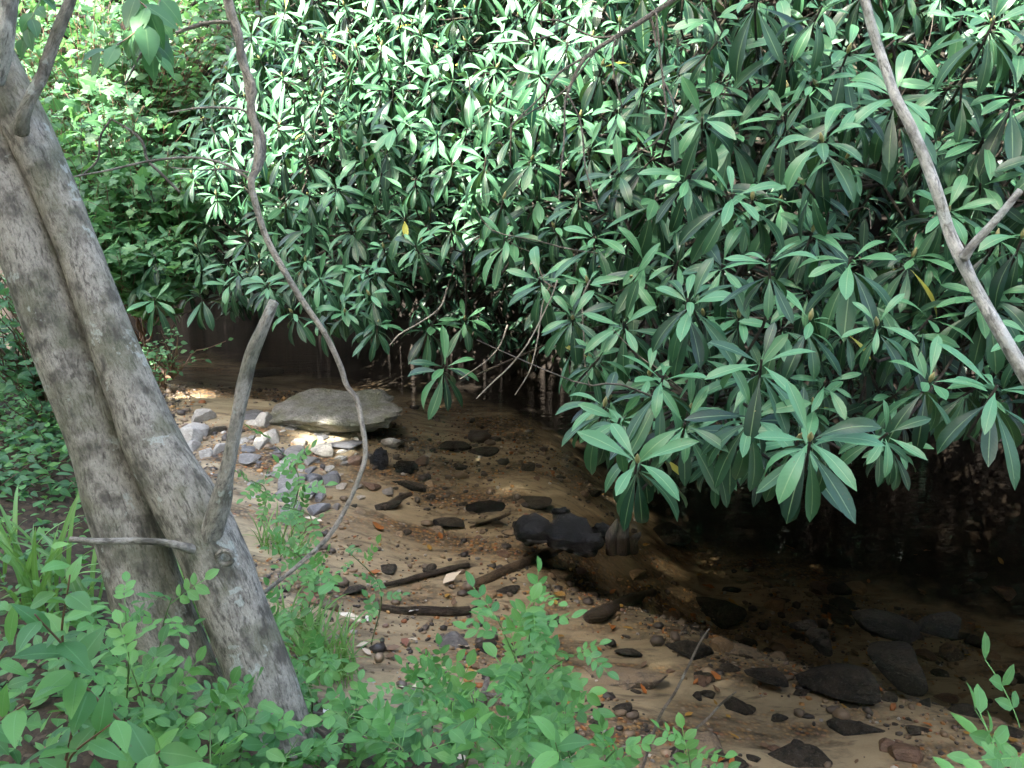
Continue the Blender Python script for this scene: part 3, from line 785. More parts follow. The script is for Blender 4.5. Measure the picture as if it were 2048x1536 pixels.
stem_thing("vine", "thin brown vine looping down from above to the leaning tree", "vine", V_rows, V_d, M_VINE, nring=150, lump=0.32, thin=0.58, extra=[
    ("coiled_stem", [(447, -60, 8), (462, 20, 8), (478, 70, 8), (482, 120, 8), (506, 175, 8), (500, 225, 8), (524, 275, 8), (520, 325, 8), (505, 352, 8)], 2.52),
    ("twig", [(462, 45, 4), (430, 44, 4), (395, 51, 4), (352, 65, 3)], 2.55),
    ("twig", [(502, 228, 3), (470, 217, 2.6), (400, 216, 2.2), (335, 226, 1.6)], 2.52),
    ("twig", [(500, 362, 3.2), (480, 345, 3), (440, 325, 2.8), (380, 315, 2.6), (300, 322, 2.4), (220, 340, 2), (140, 355, 1.6)], 2.5),
    ("twig", [(498, 345, 2.4), (460, 338, 2), (400, 340, 1.6), (340, 335, 1.2)], 2.5)])
R_rows = [(1690, -160, 9), (1712, -60, 10), (1730, 0, 10), (1745, 60, 11), (1768, 130, 11), (1792, 195, 12), (1820, 250, 12), (1850, 320, 13), (1876, 390, 13), (1900, 465, 14), (1922, 515, 16), (1945, 565, 14), (1980, 630, 15), (2015, 690, 16), (2060, 765, 17), (2140, 890, 18), (2260, 1080, 19), (2440, 1330, 20), (2700, 1680, 22)]
stem_thing("forked_branch", "pale forked bare branch crossing in front of the rhododendrons", "branch", R_rows, list(np.linspace(1.95, 1.75, len(R_rows))), M_PALE, nring=110, lump=0.14, seed=2.2, thin=0.86, extra=[
    ("fork", [(1926, 518, 11), (1945, 490, 9), (1975, 458, 8.5), (2008, 420, 8), (2040, 380, 7)], [1.82, 1.81, 1.80, 1.79, 1.78])])
stem_thing("dead_branch", "bare dead branch with drooping twigs entering above the rhododendrons", "branch",
           [(1480, -120, 6), (1400, -40, 5.5), (1345, 0, 5), (1290, 38, 5), (1235, 72, 4.6), (1180, 108, 4.2), (1155, 140, 3.6), (1130, 200, 3)], 2.35, M_TWIG, nside=8, nring=50, seed=1.1, extra=[
    ("twig", [(1300, 30, 3), (1308, 60, 2.6), (1312, 95, 2.2)], 2.35),
    ("twig", [(1312, 22, 2.6), (1318, 90, 2.4), (1326, 160, 2.2), (1332, 240, 2), (1310, 285, 1.6), (1262, 308, 1.2)], 2.34),
    ("twig", [(1326, 160, 2), (1345, 200, 1.8), (1352, 240, 1.5)], 2.34),
    ("twig", [(1185, 106, 2.6), (1120, 145, 2.4), (1085, 190, 2), (1060, 215, 1.8), (1015, 258, 1.3)], 2.36),
    ("twig", [(1235, 72, 2.4), (1185, 73, 2.2), (1120, 42, 2), (1080, 43, 1.6)], 2.36),
    ("twig", [(1230, 76, 2.2), (1225, 120, 2), (1235, 180, 1.8), (1245, 215, 1.4)], 2.34),
    ("twig", [(1130, 198, 2.2), (1128, 280, 2), (1122, 340, 1.8), (1118, 400, 1.4)], 2.33),
    ("twig", [(1135, 185, 2), (1162, 250, 1.8), (1172, 340, 1.6), (1200, 420, 1.2)], 2.33),
    ("twig", [(1190, 104, 2), (1130, 180, 1.8), (1060, 225, 1.6), (1020, 250, 1.2)], 2.37),
    ("twig", [(1110, 70, 1.8), (1060, 80, 1.6), (975, 88, 1.3)], 2.37)])
for rows, d, lab in [([(1100, 600, 2), (1060, 680, 2.2), (1022, 730, 2.2), (985, 765, 2), (953, 797, 1.6)], 3.2, 'thin bare twig slanting down over the dark pool under the rhododendrons'),
                     ([(1085, 610, 2), (1075, 680, 2), (1060, 740, 1.8), (1030, 790, 1.4)], 3.3, 'thin bare twig hanging steeply over the dark pool'),
                     ([(1165, 600, 2.4), (1168, 680, 2.2), (1170, 730, 2), (1180, 775, 1.6)], 3.1, 'thin bare twig hanging straight down beside drooping leaves over the pool'),
                     ([(880, 615, 2.4), (840, 645, 2.2), (800, 668, 2), (780, 690, 1.6)], 4.0, 'thin bare twig reaching left over the far pool toward the drooping whorls'),
                     ([(1000, 690, 2), (975, 720, 2), (940, 745, 1.8), (920, 758, 1.4)], 3.6, 'thin bare twig beside the lone whorl dangling over the pool')]:
    rows = [(rows[0][0] + 15, rows[0][1] - 40, 2.4)] + rows
    stem_thing("hanging_twig", lab, "twig", rows, d, M_VINE, thin=.8, group="bare twigs over the pool", nside=6, nring=30, seed=rows[0][0] * .01)
# dry curled leaf on a thread
# dead stalks standing in the foreground
for rows, lab in [([(1290, 1520, 3.2), (1318, 1435, 3.2), (1348, 1388, 3), (1378, 1330, 2.6), (1398, 1288, 2.2), (1418, 1258, 1.6)], 'tall bare pale stalk standing at the water edge'),
                  ([(1320, 1560, 3), (1370, 1480, 3), (1412, 1440, 2.8), (1442, 1408, 2.4), (1456, 1396, 2.2), (1472, 1384, 1.4)], 'bent pale stalk with a forked tip at the water edge')]:
    b = G(rows[0][0], rows[0][1] + 40); d0 = (b - CAM) @ FWD
    stem_thing("dead_stalk", lab, "stalk", [(rows[0][0] - 10, rows[0][1] + 40, 3.4)] + rows, [d0] + list(np.linspace(d0 - .03, d0 - .22, len(rows))), M_PALE if 0 else M_TWIG, "dead stalks at the water edge", nside=7, nring=40, seed=rows[0][0] * .02)

# ------------------------------------------------------------------ stones
def icosphere(sub):
    import bmesh
    bm = bmesh.new(); bmesh.ops.create_icosphere(bm, subdivisions=sub, radius=1.0)
    v = np.array([x.co[:] for x in bm.verts]); f = np.array([[q.index for q in p.verts] for p in bm.faces]); bm.free()
    return v, f
ICO3, ICO3F = icosphere(3); ICO4, ICO4F = icosphere(5)
def stone_verts(seed, facets=13, rough=0.05, cut=0.60, base=(ICO3, ICO3F)):
    r = np.random.default_rng(seed); v = base[0].copy()
    for _ in range(facets):                      # flat broken faces
        n = unit(r.normal(0, 1, 3)); h = r.uniform(cut * .75, cut * 1.15)
        d = v @ n; m = d > h
        v[m] -= np.outer(d[m] - h, n) * 0.92
    for i in range(len(v)):
        p = Vector(v[i])
        v[i] *= 1 + rough * noise.noise(p * 1.7 + Vector((seed, 0, 0))) + rough * .5 * noise.noise(p * 4.2 + Vector((0, seed, 0)))
    return v / np.abs(v).max(0)
STONE_V = [stone_verts(100 + i) for i in range(10)] + [stone_verts(200 + i, 4, 0.30, 0.85) for i in range(4)]
_stone_mesh = {}
def stone_mesh(var, mat):
    if (var, mat.name) not in _stone_mesh:
        _stone_mesh[(var, mat.name)] = mesh("stone", STONE_V[var], ICO3F, mat)
        # broken stone keeps crisp edges
        me = _stone_mesh[(var, mat.name)]
        if var < 10 and mat not in (M_SUNKROCK, M_SILTROCK): me.set_sharp_from_angle(angle=math.radians(24))
    return _stone_mesh[(var, mat.name)]
nstone = 0
def stone(px, py, hw, hh, mat, label, name="stone", cat="stone", group=None, thick=0.5, tilt=0.12, rot=None, sink=0.35, on_bed=True, wz=None):
    """a stone seen at (px,py) about 2hw x 2hh photograph pixels large"""
    global nstone; nstone += 1
    g = G(px, py + hh * 0.4) if wz is None else W(px, py + hh * 0.4, wz); d = (g - CAM) @ FWD
    a = hw * d / FPX
    sl = abs(g[2] - CAM[2]) / np.linalg.norm(g - CAM)
    b = min(max(hh * d / FPX / max(sl, .25) * 0.8, a * 0.35), a * 1.6)
    c = min(a, b) * thick
    m = Matrix.Translation(g + np.array([0, 0, c * (1 - 2 * sink) * 0.5 + 0.0])) @ Matrix.Rotation(rot if rot is not None else rng.uniform(-.3, .3), 4, 'Z') @ Matrix.Rotation(rng.normal(0, tilt), 4, 'X') @ Matrix.Rotation(rng.normal(0, tilt), 4, 'Y') @ Matrix.Diagonal((a, b, c, 1))
    o = link(name, stone_mesh(10 + nstone % 4 if mat is M_WETROCK else nstone % 10, mat), None, m)
    return tag(o, label, cat, group)

# the big flat boulder
def boulder():
    g = W(664, 850, 0.0)
    v = stone_verts(5, 9, 0.12, 0.7, (ICO4, ICO4F))
    v[:, 2] = np.where(v[:, 2] > 0, v[:, 2] ** 0.8 if 0 else np.sign(v[:, 2]) * np.abs(v[:, 2]) ** 0.75, v[:, 2])
    for i in range(len(v)):
        p = Vector(v[i]); v[i, 2] += 0.20 * noise.noise(p * 2.2) + 0.10 * noise.noise(p * 5) + 0.05 * noise.noise(p * 12); v[i, :2] *= 1 + 0.12 * noise.noise(p * 3.1) + 0.05 * noise.noise(p * 9)
        v[i, 2] += 0.18 * v[i, 0]
    me = mesh("boulder", v * np.array([0.42, 0.31, 0.105]), ICO4F, M_BOULDER)
    me.set_sharp_from_angle(angle=math.radians(30))
    m = Matrix.Translation(g + np.array([0, 0.02, 0.045])) @ Matrix.Rotation(math.radians(10), 4, 'Z')
    tag(link("boulder", me, None, m), "large flat mossy grey boulder at the tip of the gravel spit", "boulder")
boulder()
SPIT = [(385, 860, 26, 26, M_PALEROCK, 'pale blocky stone behind the leaning tree at the spit\'s inner end', .9), (385, 892, 16, 12, M_PALEROCK, 'small pale stone in front of the pale blocky stone', .7),
        (402, 832, 22, 12, M_PALEROCK, 'pale moss-stained stone beside the sunlit sand', .7), (570, 818, 17, 15, M_PALEROCK, 'pale stone leaning on the left end of the mossy boulder', .8),
        (528, 838, 22, 15, M_PALEROCK, 'white-looking stone between the broken branch stub and the boulder', .7), (508, 828, 28, 13, M_SLATE, 'flat blue-grey slab lying wet behind the white-looking stone', .25),
        (596, 804, 16, 8, M_GREYROCK, 'small rounded stone against the back of the mossy boulder', .7), (690, 884, 46, 12, M_SLATE, 'long flat blue-grey slab along the front of the mossy boulder', .22),
        (652, 900, 24, 11, M_PALEROCK, 'pale oblong stone in front of the long blue-grey slab', .6), (599, 884, 14, 7, M_PALEROCK, 'small pale chip at the boulder\'s left foot', .6),
        (585, 903, 22, 15, M_GREYROCK, 'grey stone left of the pale oblong stone', .5), (580, 922, 16, 9, M_PALEROCK, 'small pale flat stone on the spit gravel', .5),
        (618, 922, 16, 8, M_GREYROCK, 'small grey stone on the spit gravel', .5), (584, 958, 27, 18, M_GREYROCK, 'rounded grey stone with a dark underside at the spit\'s edge', .6),
        (628, 955, 20, 9, M_SLATE, 'smooth light grey flat stone at the waterline', .4), (666, 957, 16, 12, M_SLATE, 'wet glinting blue-grey stone at the waterline', .8),
        (710, 922, 20, 10, M_BROWNROCK, 'low brown wet stone by the vine at the waterline', .5), (760, 922, 17, 14, M_WETROCK, 'pointed wet black stone standing in the shallows', 1.2),
        (808, 933, 24, 10, M_WETROCK, 'low wet black stone beside the pointed one', .5), (841, 915, 14, 19, M_BROWNROCK, 'reddish-brown stone half sunk in the shallows', .5),
        (782, 884, 22, 10, M_GREYROCK, 'grey stone with a pale chip at the boulder\'s dark end', .5), (584, 1015, 24, 17, M_GREYROCK, 'lavender-grey angular block below the spit', .6),
        (632, 1018, 25, 11, M_SLATE, 'dark blue-grey flat block beside the lavender-grey block', .5), (641, 990, 11, 15, M_SLATE, 'smooth dark upright cobble between two slate blocks', .8),
        (674, 1004, 9, 22, M_GREYROCK, 'slim fish-shaped stone in the shallows', .6), (575, 988, 20, 14, M_GREYROCK, 'grey stone half hidden by seedlings on the bank', .6),
        (616, 982, 15, 12, M_SLATE, 'small dark stone among the slate blocks', .6), (745, 973, 21, 8, M_BROWNROCK, 'thin brown stone lying in the shallows', .4),
        (779, 975, 12, 15, M_GREYROCK, 'upright grey stone sunk in shallow sand', .4), (821, 968, 32, 10, M_SUNKROCK, 'long dark stone under shallow water', .4), (560, 935, 18, 12, M_PALEROCK, 'pale stone against the seedlings on the spit', .6),
        (545, 870, 18, 11, M_PALEROCK, 'pale stone right of the broken branch stub', .7), (520, 885, 16, 10, M_PALEROCK, 'pale lump between grass and spit stones', .7), (500, 915, 22, 12, M_GREYROCK, 'flat grey stone behind the broken branch stub', .4), (440, 895, 14, 10, M_PALEROCK, 'pale pebble stone left of the broken branch stub', .7), (415, 905, 12, 8, M_PALEROCK, 'small pale stone by the trunk\'s edge on the spit', .7)]
for px, py, hw, hh, m, lab, th in SPIT:
    stone(px, py, hw * 1.22, hh * 1.22, m, lab, thick=th * 1.1, group="stones of the gravel spit")
# rocks standing out of the water and slabs under it
for px, py, hw, hh, m, lab, th, rot in [
    (1065, 1050, 40, 32, M_WETROCK, 'round wet black rock, first of the cluster in mid stream', .6, .1), (1140, 1055, 56, 42, M_WETROCK, 'largest wet black rock of the mid stream cluster', .55, .2),
    (1172, 1082, 38, 22, M_WETROCK, 'wet black rock against the splintered stump in mid stream', .5, -.2), (1124, 1030, 24, 12, M_WETROCK, 'small wet black rock behind the mid stream cluster', .8, 0),
    (1205, 1062, 22, 18, M_WETROCK, 'jagged wet black rock touching the splintered stump', .9, .3),
    (905, 1280, 38, 24, M_SLATE, 'square-edged grey stone lying in wet sand near the log', .7, .3), (1185, 985, 26, 10, M_SUNKROCK, 'small dark sunken stone beyond the mid stream cluster', .4, .1), (1060, 998, 62, 15, M_SUNKROCK, 'long dark sunken stone upstream of the black rocks', .35, -.1),
    (972, 1010, 42, 11, M_WETROCK, 'low flat black rock breaking the surface', .4, .1), (900, 1040, 36, 20, M_SUNKROCK, 'rectangular dark slab under the shallows', .3, .1), (1120, 1150, 32, 13, M_SILTROCK, 'rounded grey stone in gravelly shallows', .6, .1),
    (862, 1138, 17, 14, M_SUNKROCK, 'small dark rock against the thin wet stick', .9, 0), (780, 1135, 28, 15, M_SUNKROCK, 'dark flat stone sunk in sand', .3, -.4), (700, 1180, 36, 13, M_SUNKROCK, 'dark sunken stone near the near bank', .3, .3),
    (1755, 1232, 84, 36, M_SUNKROCK, 'big dark oval boulder under shaded water', .5, .1), (1690, 1345, 96, 40, M_SUNKROCK, 'large speckled dark slab under clear water', .4, -.45), (1795, 1315, 58, 52, M_SUNKROCK, 'large grey sunken rock beside the speckled slab', .5, .6),
    (1435, 1215, 78, 30, M_SUNKROCK, 'long black sunken slab beside the sunken log', .5, -.7), (1385, 1292, 58, 26, M_SUNKROCK, 'speckled black stone behind the tall pale stalk', .5, -.3), (1443, 1290, 30, 20, M_TANROCK, 'tan rounded stone touching the speckled black stone', .6, .2),
    (1250, 1352, 96, 34, M_SILTROCK, 'broad sand-dusted flat rock beyond the leafy sprays', .4, -.15), (1405, 1482, 60, 34, M_SILTROCK, 'sand-dusted stone by the bent pale stalk', .45, .3), (1260, 1302, 34, 13, M_SUNKROCK, 'small dark stone above the broad sand-dusted rock', .5, 0), (1490, 1300, 38, 22, M_SILTROCK, 'grey-green sunken stone right of the tan one', .5, .2),
    (1550, 1310, 22, 14, M_SILTROCK, 'pale sunken stone amid gravel', .5, .1), (1540, 1345, 52, 16, M_SUNKROCK, 'long dark sunken stone amid gravel', .4, -.4), (1640, 1270, 28, 34, M_SUNKROCK, 'dark sunken rock beside the big oval boulder', .5, .4),
    (1610, 1245, 34, 12, M_SUNKROCK, 'flat black stone upstream of the oval boulder', .5, .1), (1885, 1240, 60, 26, M_SUNKROCK, 'dark boulder in the deep shade below the leaf tips', .5, .1), (1900, 1305, 26, 18, M_SILTROCK, 'rounded grey cobble beyond the speckled slab', .7, 0),
    (1475, 1415, 34, 18, M_SUNKROCK, 'small dark stone by the forked stalk tip', .4, -.7), (1395, 1390, 12, 17, M_SUNKROCK, 'small dark cobble in shallow gravel', .7, 0), (1440, 1515, 28, 12, M_SUNKROCK, 'little black stone at the sandy water edge', .6, .2),
    (1600, 1510, 70, 30, M_SUNKROCK, 'dark slab in near shallows below the speckled slab', .4, .2), (1800, 1500, 40, 28, M_BROWNROCK, 'rust-brown cobble in the near shallows', .6, .1), (1330, 1060, 60, 26, M_SUNKROCK, 'dark rock in the shaded channel beside the splintered stump', .5, .1),
    (1090, 1245, 50, 16, M_SUNKROCK, 'dark rock behind the leafy spray tips', .4, .1), (1075, 1300, 50, 20, M_SILTROCK, 'greyish stone hidden behind the leafy sprays', .4, .1), (970, 1290, 34, 20, M_SUNKROCK, 'dark wet stone right of the square-edged grey stone', .5, .1),
    (520, 745, 60, 10, M_SUNKROCK, 'dark stone in the far bend of the stream', .3, 0), (770, 1010, 44, 13, M_SUNKROCK, 'dark sliver of stone in the sandy shallows', .3, .5), (1020, 1180, 30, 10, M_SUNKROCK, 'small dark stone in gravelly shallows', .5, 0), (490, 775, 22, 6, M_BROWNROCK, 'thin brown stone at the far edge of the sand', .4, 0),
    (900, 890, 48, 13, M_SUNKROCK, 'dim sunken stone in the pool beyond the pointed rock', .3, .2), (960, 900, 40, 12, M_SUNKROCK, 'dim sunken stone in the middle of the pool', .3, -.2), (1930, 1420, 50, 22, M_SUNKROCK, 'dark flat stone in the near shallows far downstream', .4, .2), (1700, 1450, 70, 24, M_SUNKROCK, 'dark streaky slab in the near shallows', .35, -.3)]:
    stone(px, py, hw, hh, m, lab, thick=th, rot=rot, group="rocks in the stream", wz=-0.035 if m is M_WETROCK else (-0.10 if m is M_SUNKROCK and px > 1500 and py < 1420 else None))
# scattered unnamed cobbles
for n_, (x0, x1, y0, y1), mats, s0, s1, lab, grp in [
    (66, (480, 725, 840, 1000), (M_PALEROCK, M_GREYROCK, M_SLATE, M_PALEROCK), 6, 16, 'small loose stone on the gravel spit', 'small stones on the spit'),
    (42, (690, 1180, 930, 1230), (M_SUNKROCK, M_SILTROCK, M_BROWNROCK, M_TANROCK, M_SUNKROCK), 6, 19, 'small stone in the gravelly shallows before the black rocks', 'small stones in the shallows'),
    (105, (1180, 2048, 1140, 1536), (M_SUNKROCK, M_SILTROCK, M_SUNKROCK, M_BROWNROCK, M_TANROCK, M_SUNKROCK), 7, 30, 'small stone on the bed near the large sunken slabs', 'small stones on the stream bed')]:
    for _ in range(n_):
        px, py = rng.uniform(x0, x1), rng.uniform(y0, y1); s = rng.uniform(s0, s1)
        stone(px, py, s, s * rng.uniform(.4, .7), mats[rng.integers(0, len(mats))], lab, thick=rng.uniform(.25, .5), group=grp, rot=rng.uniform(-.7, .7))

# gravel (nobody could count it)
def gravel():
    TET = icosphere(1); n = 12000
    x = rng.uniform(-2.2, 3.0, n * 4); y = rng.uniform(1.7, 6.0, n * 4); z, sh, _h = gz_full(x, y)
    patch = np.sin(x * 2.7 + 1.1 * np.sin(y * 2.1)) * np.cos(y * 3.3 + x) + 0.6 * np.sin(x * 6 + y * 5)
    m = (sh < 0.16) & (patch > -0.1 + rng.normal(0, .5, len(x))); x, y, z = x[m][:n], y[m][:n], z[m][:n]; n = len(x)
    s = np.exp(rng.normal(-5.2, .42, n)); s[:900] *= rng.uniform(1.5, 4.0, 900)
    sc = s[:, None] * rng.uniform(.6, 1.4, (n, 3)) * np.array([1, 1, .6])
    th = rng.uniform(0, 6.28, n); c, s_ = np.cos(th), np.sin(th)
    b = TET[0][None] * sc[:, None, :] * (1 + rng.normal(0, .12, (n, len(TET[0]), 1)))
    v = np.stack([b[..., 0] * c[:, None] - b[..., 1] * s_[:, None], b[..., 0] * s_[:, None] + b[..., 1] * c[:, None], b[..., 2]], -1) + np.column_stack([x, y, z + sc[:, 2] * .4])[:, None, :]
    f = (TET[1][None] + (np.arange(n) * len(TET[0]))[:, None, None]).reshape(-1, 3)
    k = NT("mixed_gravel"); a = k("SeparateXYZ", {0: k.attr("leaf").outputs["Vector"]}).outputs[2]
    c_ = k.ramp(a, [(0, (.035, .032, .032)), (.25, (.12, .10, .085)), (.45, (.24, .18, .12)), (.62, (.34, .26, .17)), (.76, (.42, .25, .09)), (.88, (.34, .12, .04)), (.95, (.22, .21, .2)), (1, (.6, .57, .52))])
    mt = k.done(k("BsdfPrincipled", {"Base Color": c_, "Roughness": .5}).outputs[0])
    at = np.repeat(np.column_stack([np.zeros(n), np.zeros(n), np.where(np.arange(n) < 900, rng.random(n) * .5, rng.random(n))])[:, None, :], len(TET[0]), 1).reshape(-1, 3)
    tag(link("gravel", mesh("gravel", v.reshape(-1, 3), f, mt, {"leaf": at})), "mixed brown and rust gravel strewn over the sandy stream bed", "gravel", kind="stuff")
gravel()

# ------------------------------------------------------------------ wood in the water
def log_px(name, label, rows, mat, lift=0.0, group="sticks and logs in the stream", nside=12, lump=.2):
    pts, rad = [], []
    for px, py, r in rows:
        g = G(px, py); d = (g - CAM) @ FWD; rr = r * 0.8 * d / FPX
        pts.append(g + np.array([0, 0, rr * .25 + lift])); rad.append(rr)
    o = empty(name, pts[0], label, "log" if "log" in name else "stick", group)
    link("wood", tubes_mesh("wood", [(pts, rad, dict(nside=nside, nring=36, lump=lump, seed=rows[0][0] * .013))], mat), o)
    return o
log_px("driftwood_log", "wet dark log lying at the sandy edge of the stream", [(756, 1218, 10), (800, 1226, 13), (860, 1228, 15), (905, 1229, 15), (940, 1230, 14)], M_DARKWOOD)
log_px("sunken_log", "short dark sunken log slanting across the shallows", [(1172, 1246, 17), (1220, 1225, 18), (1270, 1203, 17), (1308, 1188, 10)], M_DARKWOOD)
log_px("sunken_log", "long brown sunken log pointing at the black rocks in mid stream", [(930, 1180, 11), (1000, 1152, 14), (1070, 1122, 14), (1135, 1092, 11)], M_BROWNWOOD)
log_px("wet_stick", "thin glistening wet stick with a knobbed end near the long sunken log", [(765, 1180, 5), (830, 1165, 8), (890, 1148, 9), (938, 1136, 7)], M_DARKWOOD, .012)
log_px("wet_stick", "dark stick on the spit beside the pale blocky stone", [(408, 872, 9), (430, 864, 10), (452, 860, 8)], M_DARKWOOD)
log_px("wet_stick", "dark curved stick under the shallows near the slim fish-shaped stone", [(765, 1020, 8), (800, 1000, 9), (822, 990, 6)], M_DARKWOOD)
log_px("wet_stick", "thin dark stick lying in sand beyond the near bank", [(620, 1160, 4), (650, 1168, 5), (690, 1178, 4)], M_DARKWOOD)
log_px("wet_stick", "dark bark strip in front of the speckled slab", [(1600, 1392, 7), (1630, 1375, 11), (1650, 1366, 8)], M_DARKWOOD)
log_px("wet_stick", "dark stick beside the rectangular slab in the shallows", [(940, 1060, 4), (985, 1045, 6), (1020, 1030, 4)], M_BROWNWOOD)
log_px("bank_stick", "pale bare stick lying among seedlings at the trunk's foot", [(620, 1440, 4), (690, 1448, 5), (760, 1432, 4)], M_TWIG, .02, None)
log_px("bank_stick", "forked pale root branch lying on the sandy bank below the leafy sprays", [(900, 1500, 10), (945, 1455, 11), (965, 1410, 9), (975, 1370, 7)], M_TWIG, .02, None)
log_px("bank_stick", "pale bare stick crossing the bank under the leafy sprays", [(860, 1408, 6), (930, 1412, 7), (1010, 1415, 5)], M_TWIG, .04, None)
# splintered stump
g = W(1232, 1085, -0.03); o = empty("splintered_stump", g, "splintered black stump with two upright shards in mid stream", "stump")
for dx, h, r, ln in [(-.02, .15, .026, .02), (.03, .16, .032, .01), (.075, .09, .028, .03)]:
    b = g + np.array([dx, rng.normal(0, .01), -.05])
    link("shard", tubes_mesh("shard", [([b, b + [0, 0, h * .55], b + [ln * .6, 0, h * .85], b + [ln, 0, h * 1.1]], [r, r * .9, r * .65, r * .12], dict(nside=7, nring=16, lump=.45, seed=dx * 30))], M_DARKWOOD), o)

# ------------------------------------------------------------------ fallen leaves and petals
FL_V, FL_A, FL_Q = leaf_variants(8, 0.5, prof_ovate, 5, (-.5, .6), (-.1, .5), (0, 1), wav=.25)
_fl = {}
def fallen(px, py, size_px, mat, label, cat="leaf", group="fallen leaves", lift=.004, var=None):
    g = G(px, py); d = (g - CAM) @ FWD; L = 2 * size_px * d / FPX
    k = int(rng.integers(0, 8)) if var is None else var
    if (k, mat.name) not in _fl: _fl[(k, mat.name)] = mesh("fallen_leaf", FL_V[k] - np.array([.5, 0, 0]), FL_Q, mat, {"leaf": FL_A[k]})
    m = Matrix.Translation(g + np.array([0, 0, lift + .05 * L])) @ Matrix.Rotation(rng.uniform(0, 6.28), 4, 'Z') @ Matrix.Rotation(rng.normal(0, .12), 4, 'X') @ Matrix.Diagonal((L, L, L, 1))
    tag(link("fallen_leaf", _fl[(k, mat.name)], None, m), label, cat, group)
for px, py, s, m, lab in [(1345, 1232, 17, M_DEAD_ORANGE, 'bright orange leaf on the bed between the sunken log and the black slab'), (1660, 1238, 12, M_DEAD_ORANGE, 'round orange leaf left of the big oval boulder'), (1465, 1215, 15, M_DEAD_YELLOW, 'amber leaf above the long black slab'),
                          (1415, 1180, 15, M_DEAD_ORANGE, 'rust leaf upstream of the long black slab'), (1120, 1195, 17, M_DEAD_YELLOW, 'golden leaf in gravel right of the leafy spray tips'), (1225, 1190, 10, M_DEAD_ORANGE, 'small rust leaf at the end of the sunken log'),
                          (905, 1168, 24, M_DEAD_CREAM, 'cream and orange curled leaf by the long sunken log'), (895, 1200, 13, M_DEAD_YELLOW, 'orange-yellow leaf below the cream curled leaf'), (755, 1057, 17, M_DEAD_ORANGE, 'bright orange leaf beside a small dark stone in the shallows'),
                          (880, 1077, 12, M_DEAD_ORANGE, 'small orange leaf in gravel left of the black rocks'), (750, 1150, 14, M_DEAD_ORANGE, 'orange-brown leaf on sand by the wet stick'), (1285, 1385, 13, M_DEAD_ORANGE, 'orange leaf at the edge of the broad sand-dusted rock'),
                          (1190, 1305, 14, M_DEAD_ORANGE, 'rust-orange leaf above the broad sand-dusted rock'), (1585, 1268, 9, M_DEAD_YELLOW, 'yellow leaf chip amid gravel'), (1430, 1360, 13, M_DEAD_ORANGE, 'orange leaf right of the tall pale stalk'), (1255, 1265, 12, M_DEAD_YELLOW, 'small amber leaf in gravel behind the tall pale stalk'), (1225, 1262, 14, M_DEAD_ORANGE, 'pale orange leaf below the sunken log'),
                          (620, 1205, 22, M_DEAD_PINK, 'dry reddish curled leaf caught on the near bank'), (812, 1290, 18, M_DEAD_PINK, 'dry red-brown leaf on the sand left of the square-edged stone'), (825, 1288, 10, M_DEAD_CREAM, 'pale curled leaf on the dry red-brown leaf'),
                          (627, 1051, 18, M_DEAD_CREAM, 'pale straw-coloured leaf floating by the near bank'), (700, 1248, 26, M_DEAD_CREAM, 'long bleached leaf lying left of the log'), (735, 1244, 10, M_WHITE, 'white petal at the end of the long bleached leaf'), (828, 1231, 14, M_WHITE, 'white petal lying against the log'),
                          (660, 1448, 26, M_WHITE, 'white scrap of bark at the foot of the trunk'), (570, 1165, 10, M_DEAD_YELLOW, 'yellow leaf under the vine on the bank'), (690, 828, 10, M_DEAD_YELLOW, 'small tan leaf lying on the mossy boulder')]:
    fallen(px, py, s, m, lab, lift=.012 if m in (M_WHITE, M_DEAD_CREAM) else .004)
for _ in range(110):
    fallen(rng.uniform(850, 2040), rng.uniform(1090, 1530), rng.uniform(6, 12), (M_DEAD_ORANGE, M_DEAD_YELLOW, M_DEAD_BROWN, M_DEAD_YELLOW)[rng.integers(0, 4)], 'small sodden leaf scrap on the stream bed', group="leaf scraps on the stream bed")
for _ in range(60):
    fallen(rng.uniform(0, 1100), rng.uniform(1290, 1530), rng.uniform(10, 20), (M_DEAD_BROWN, M_DEAD_BROWN, M_DEAD_CREAM)[rng.integers(0, 3)], 'dry brown leaf on the bank soil among the seedlings', group="dry leaves on the bank")

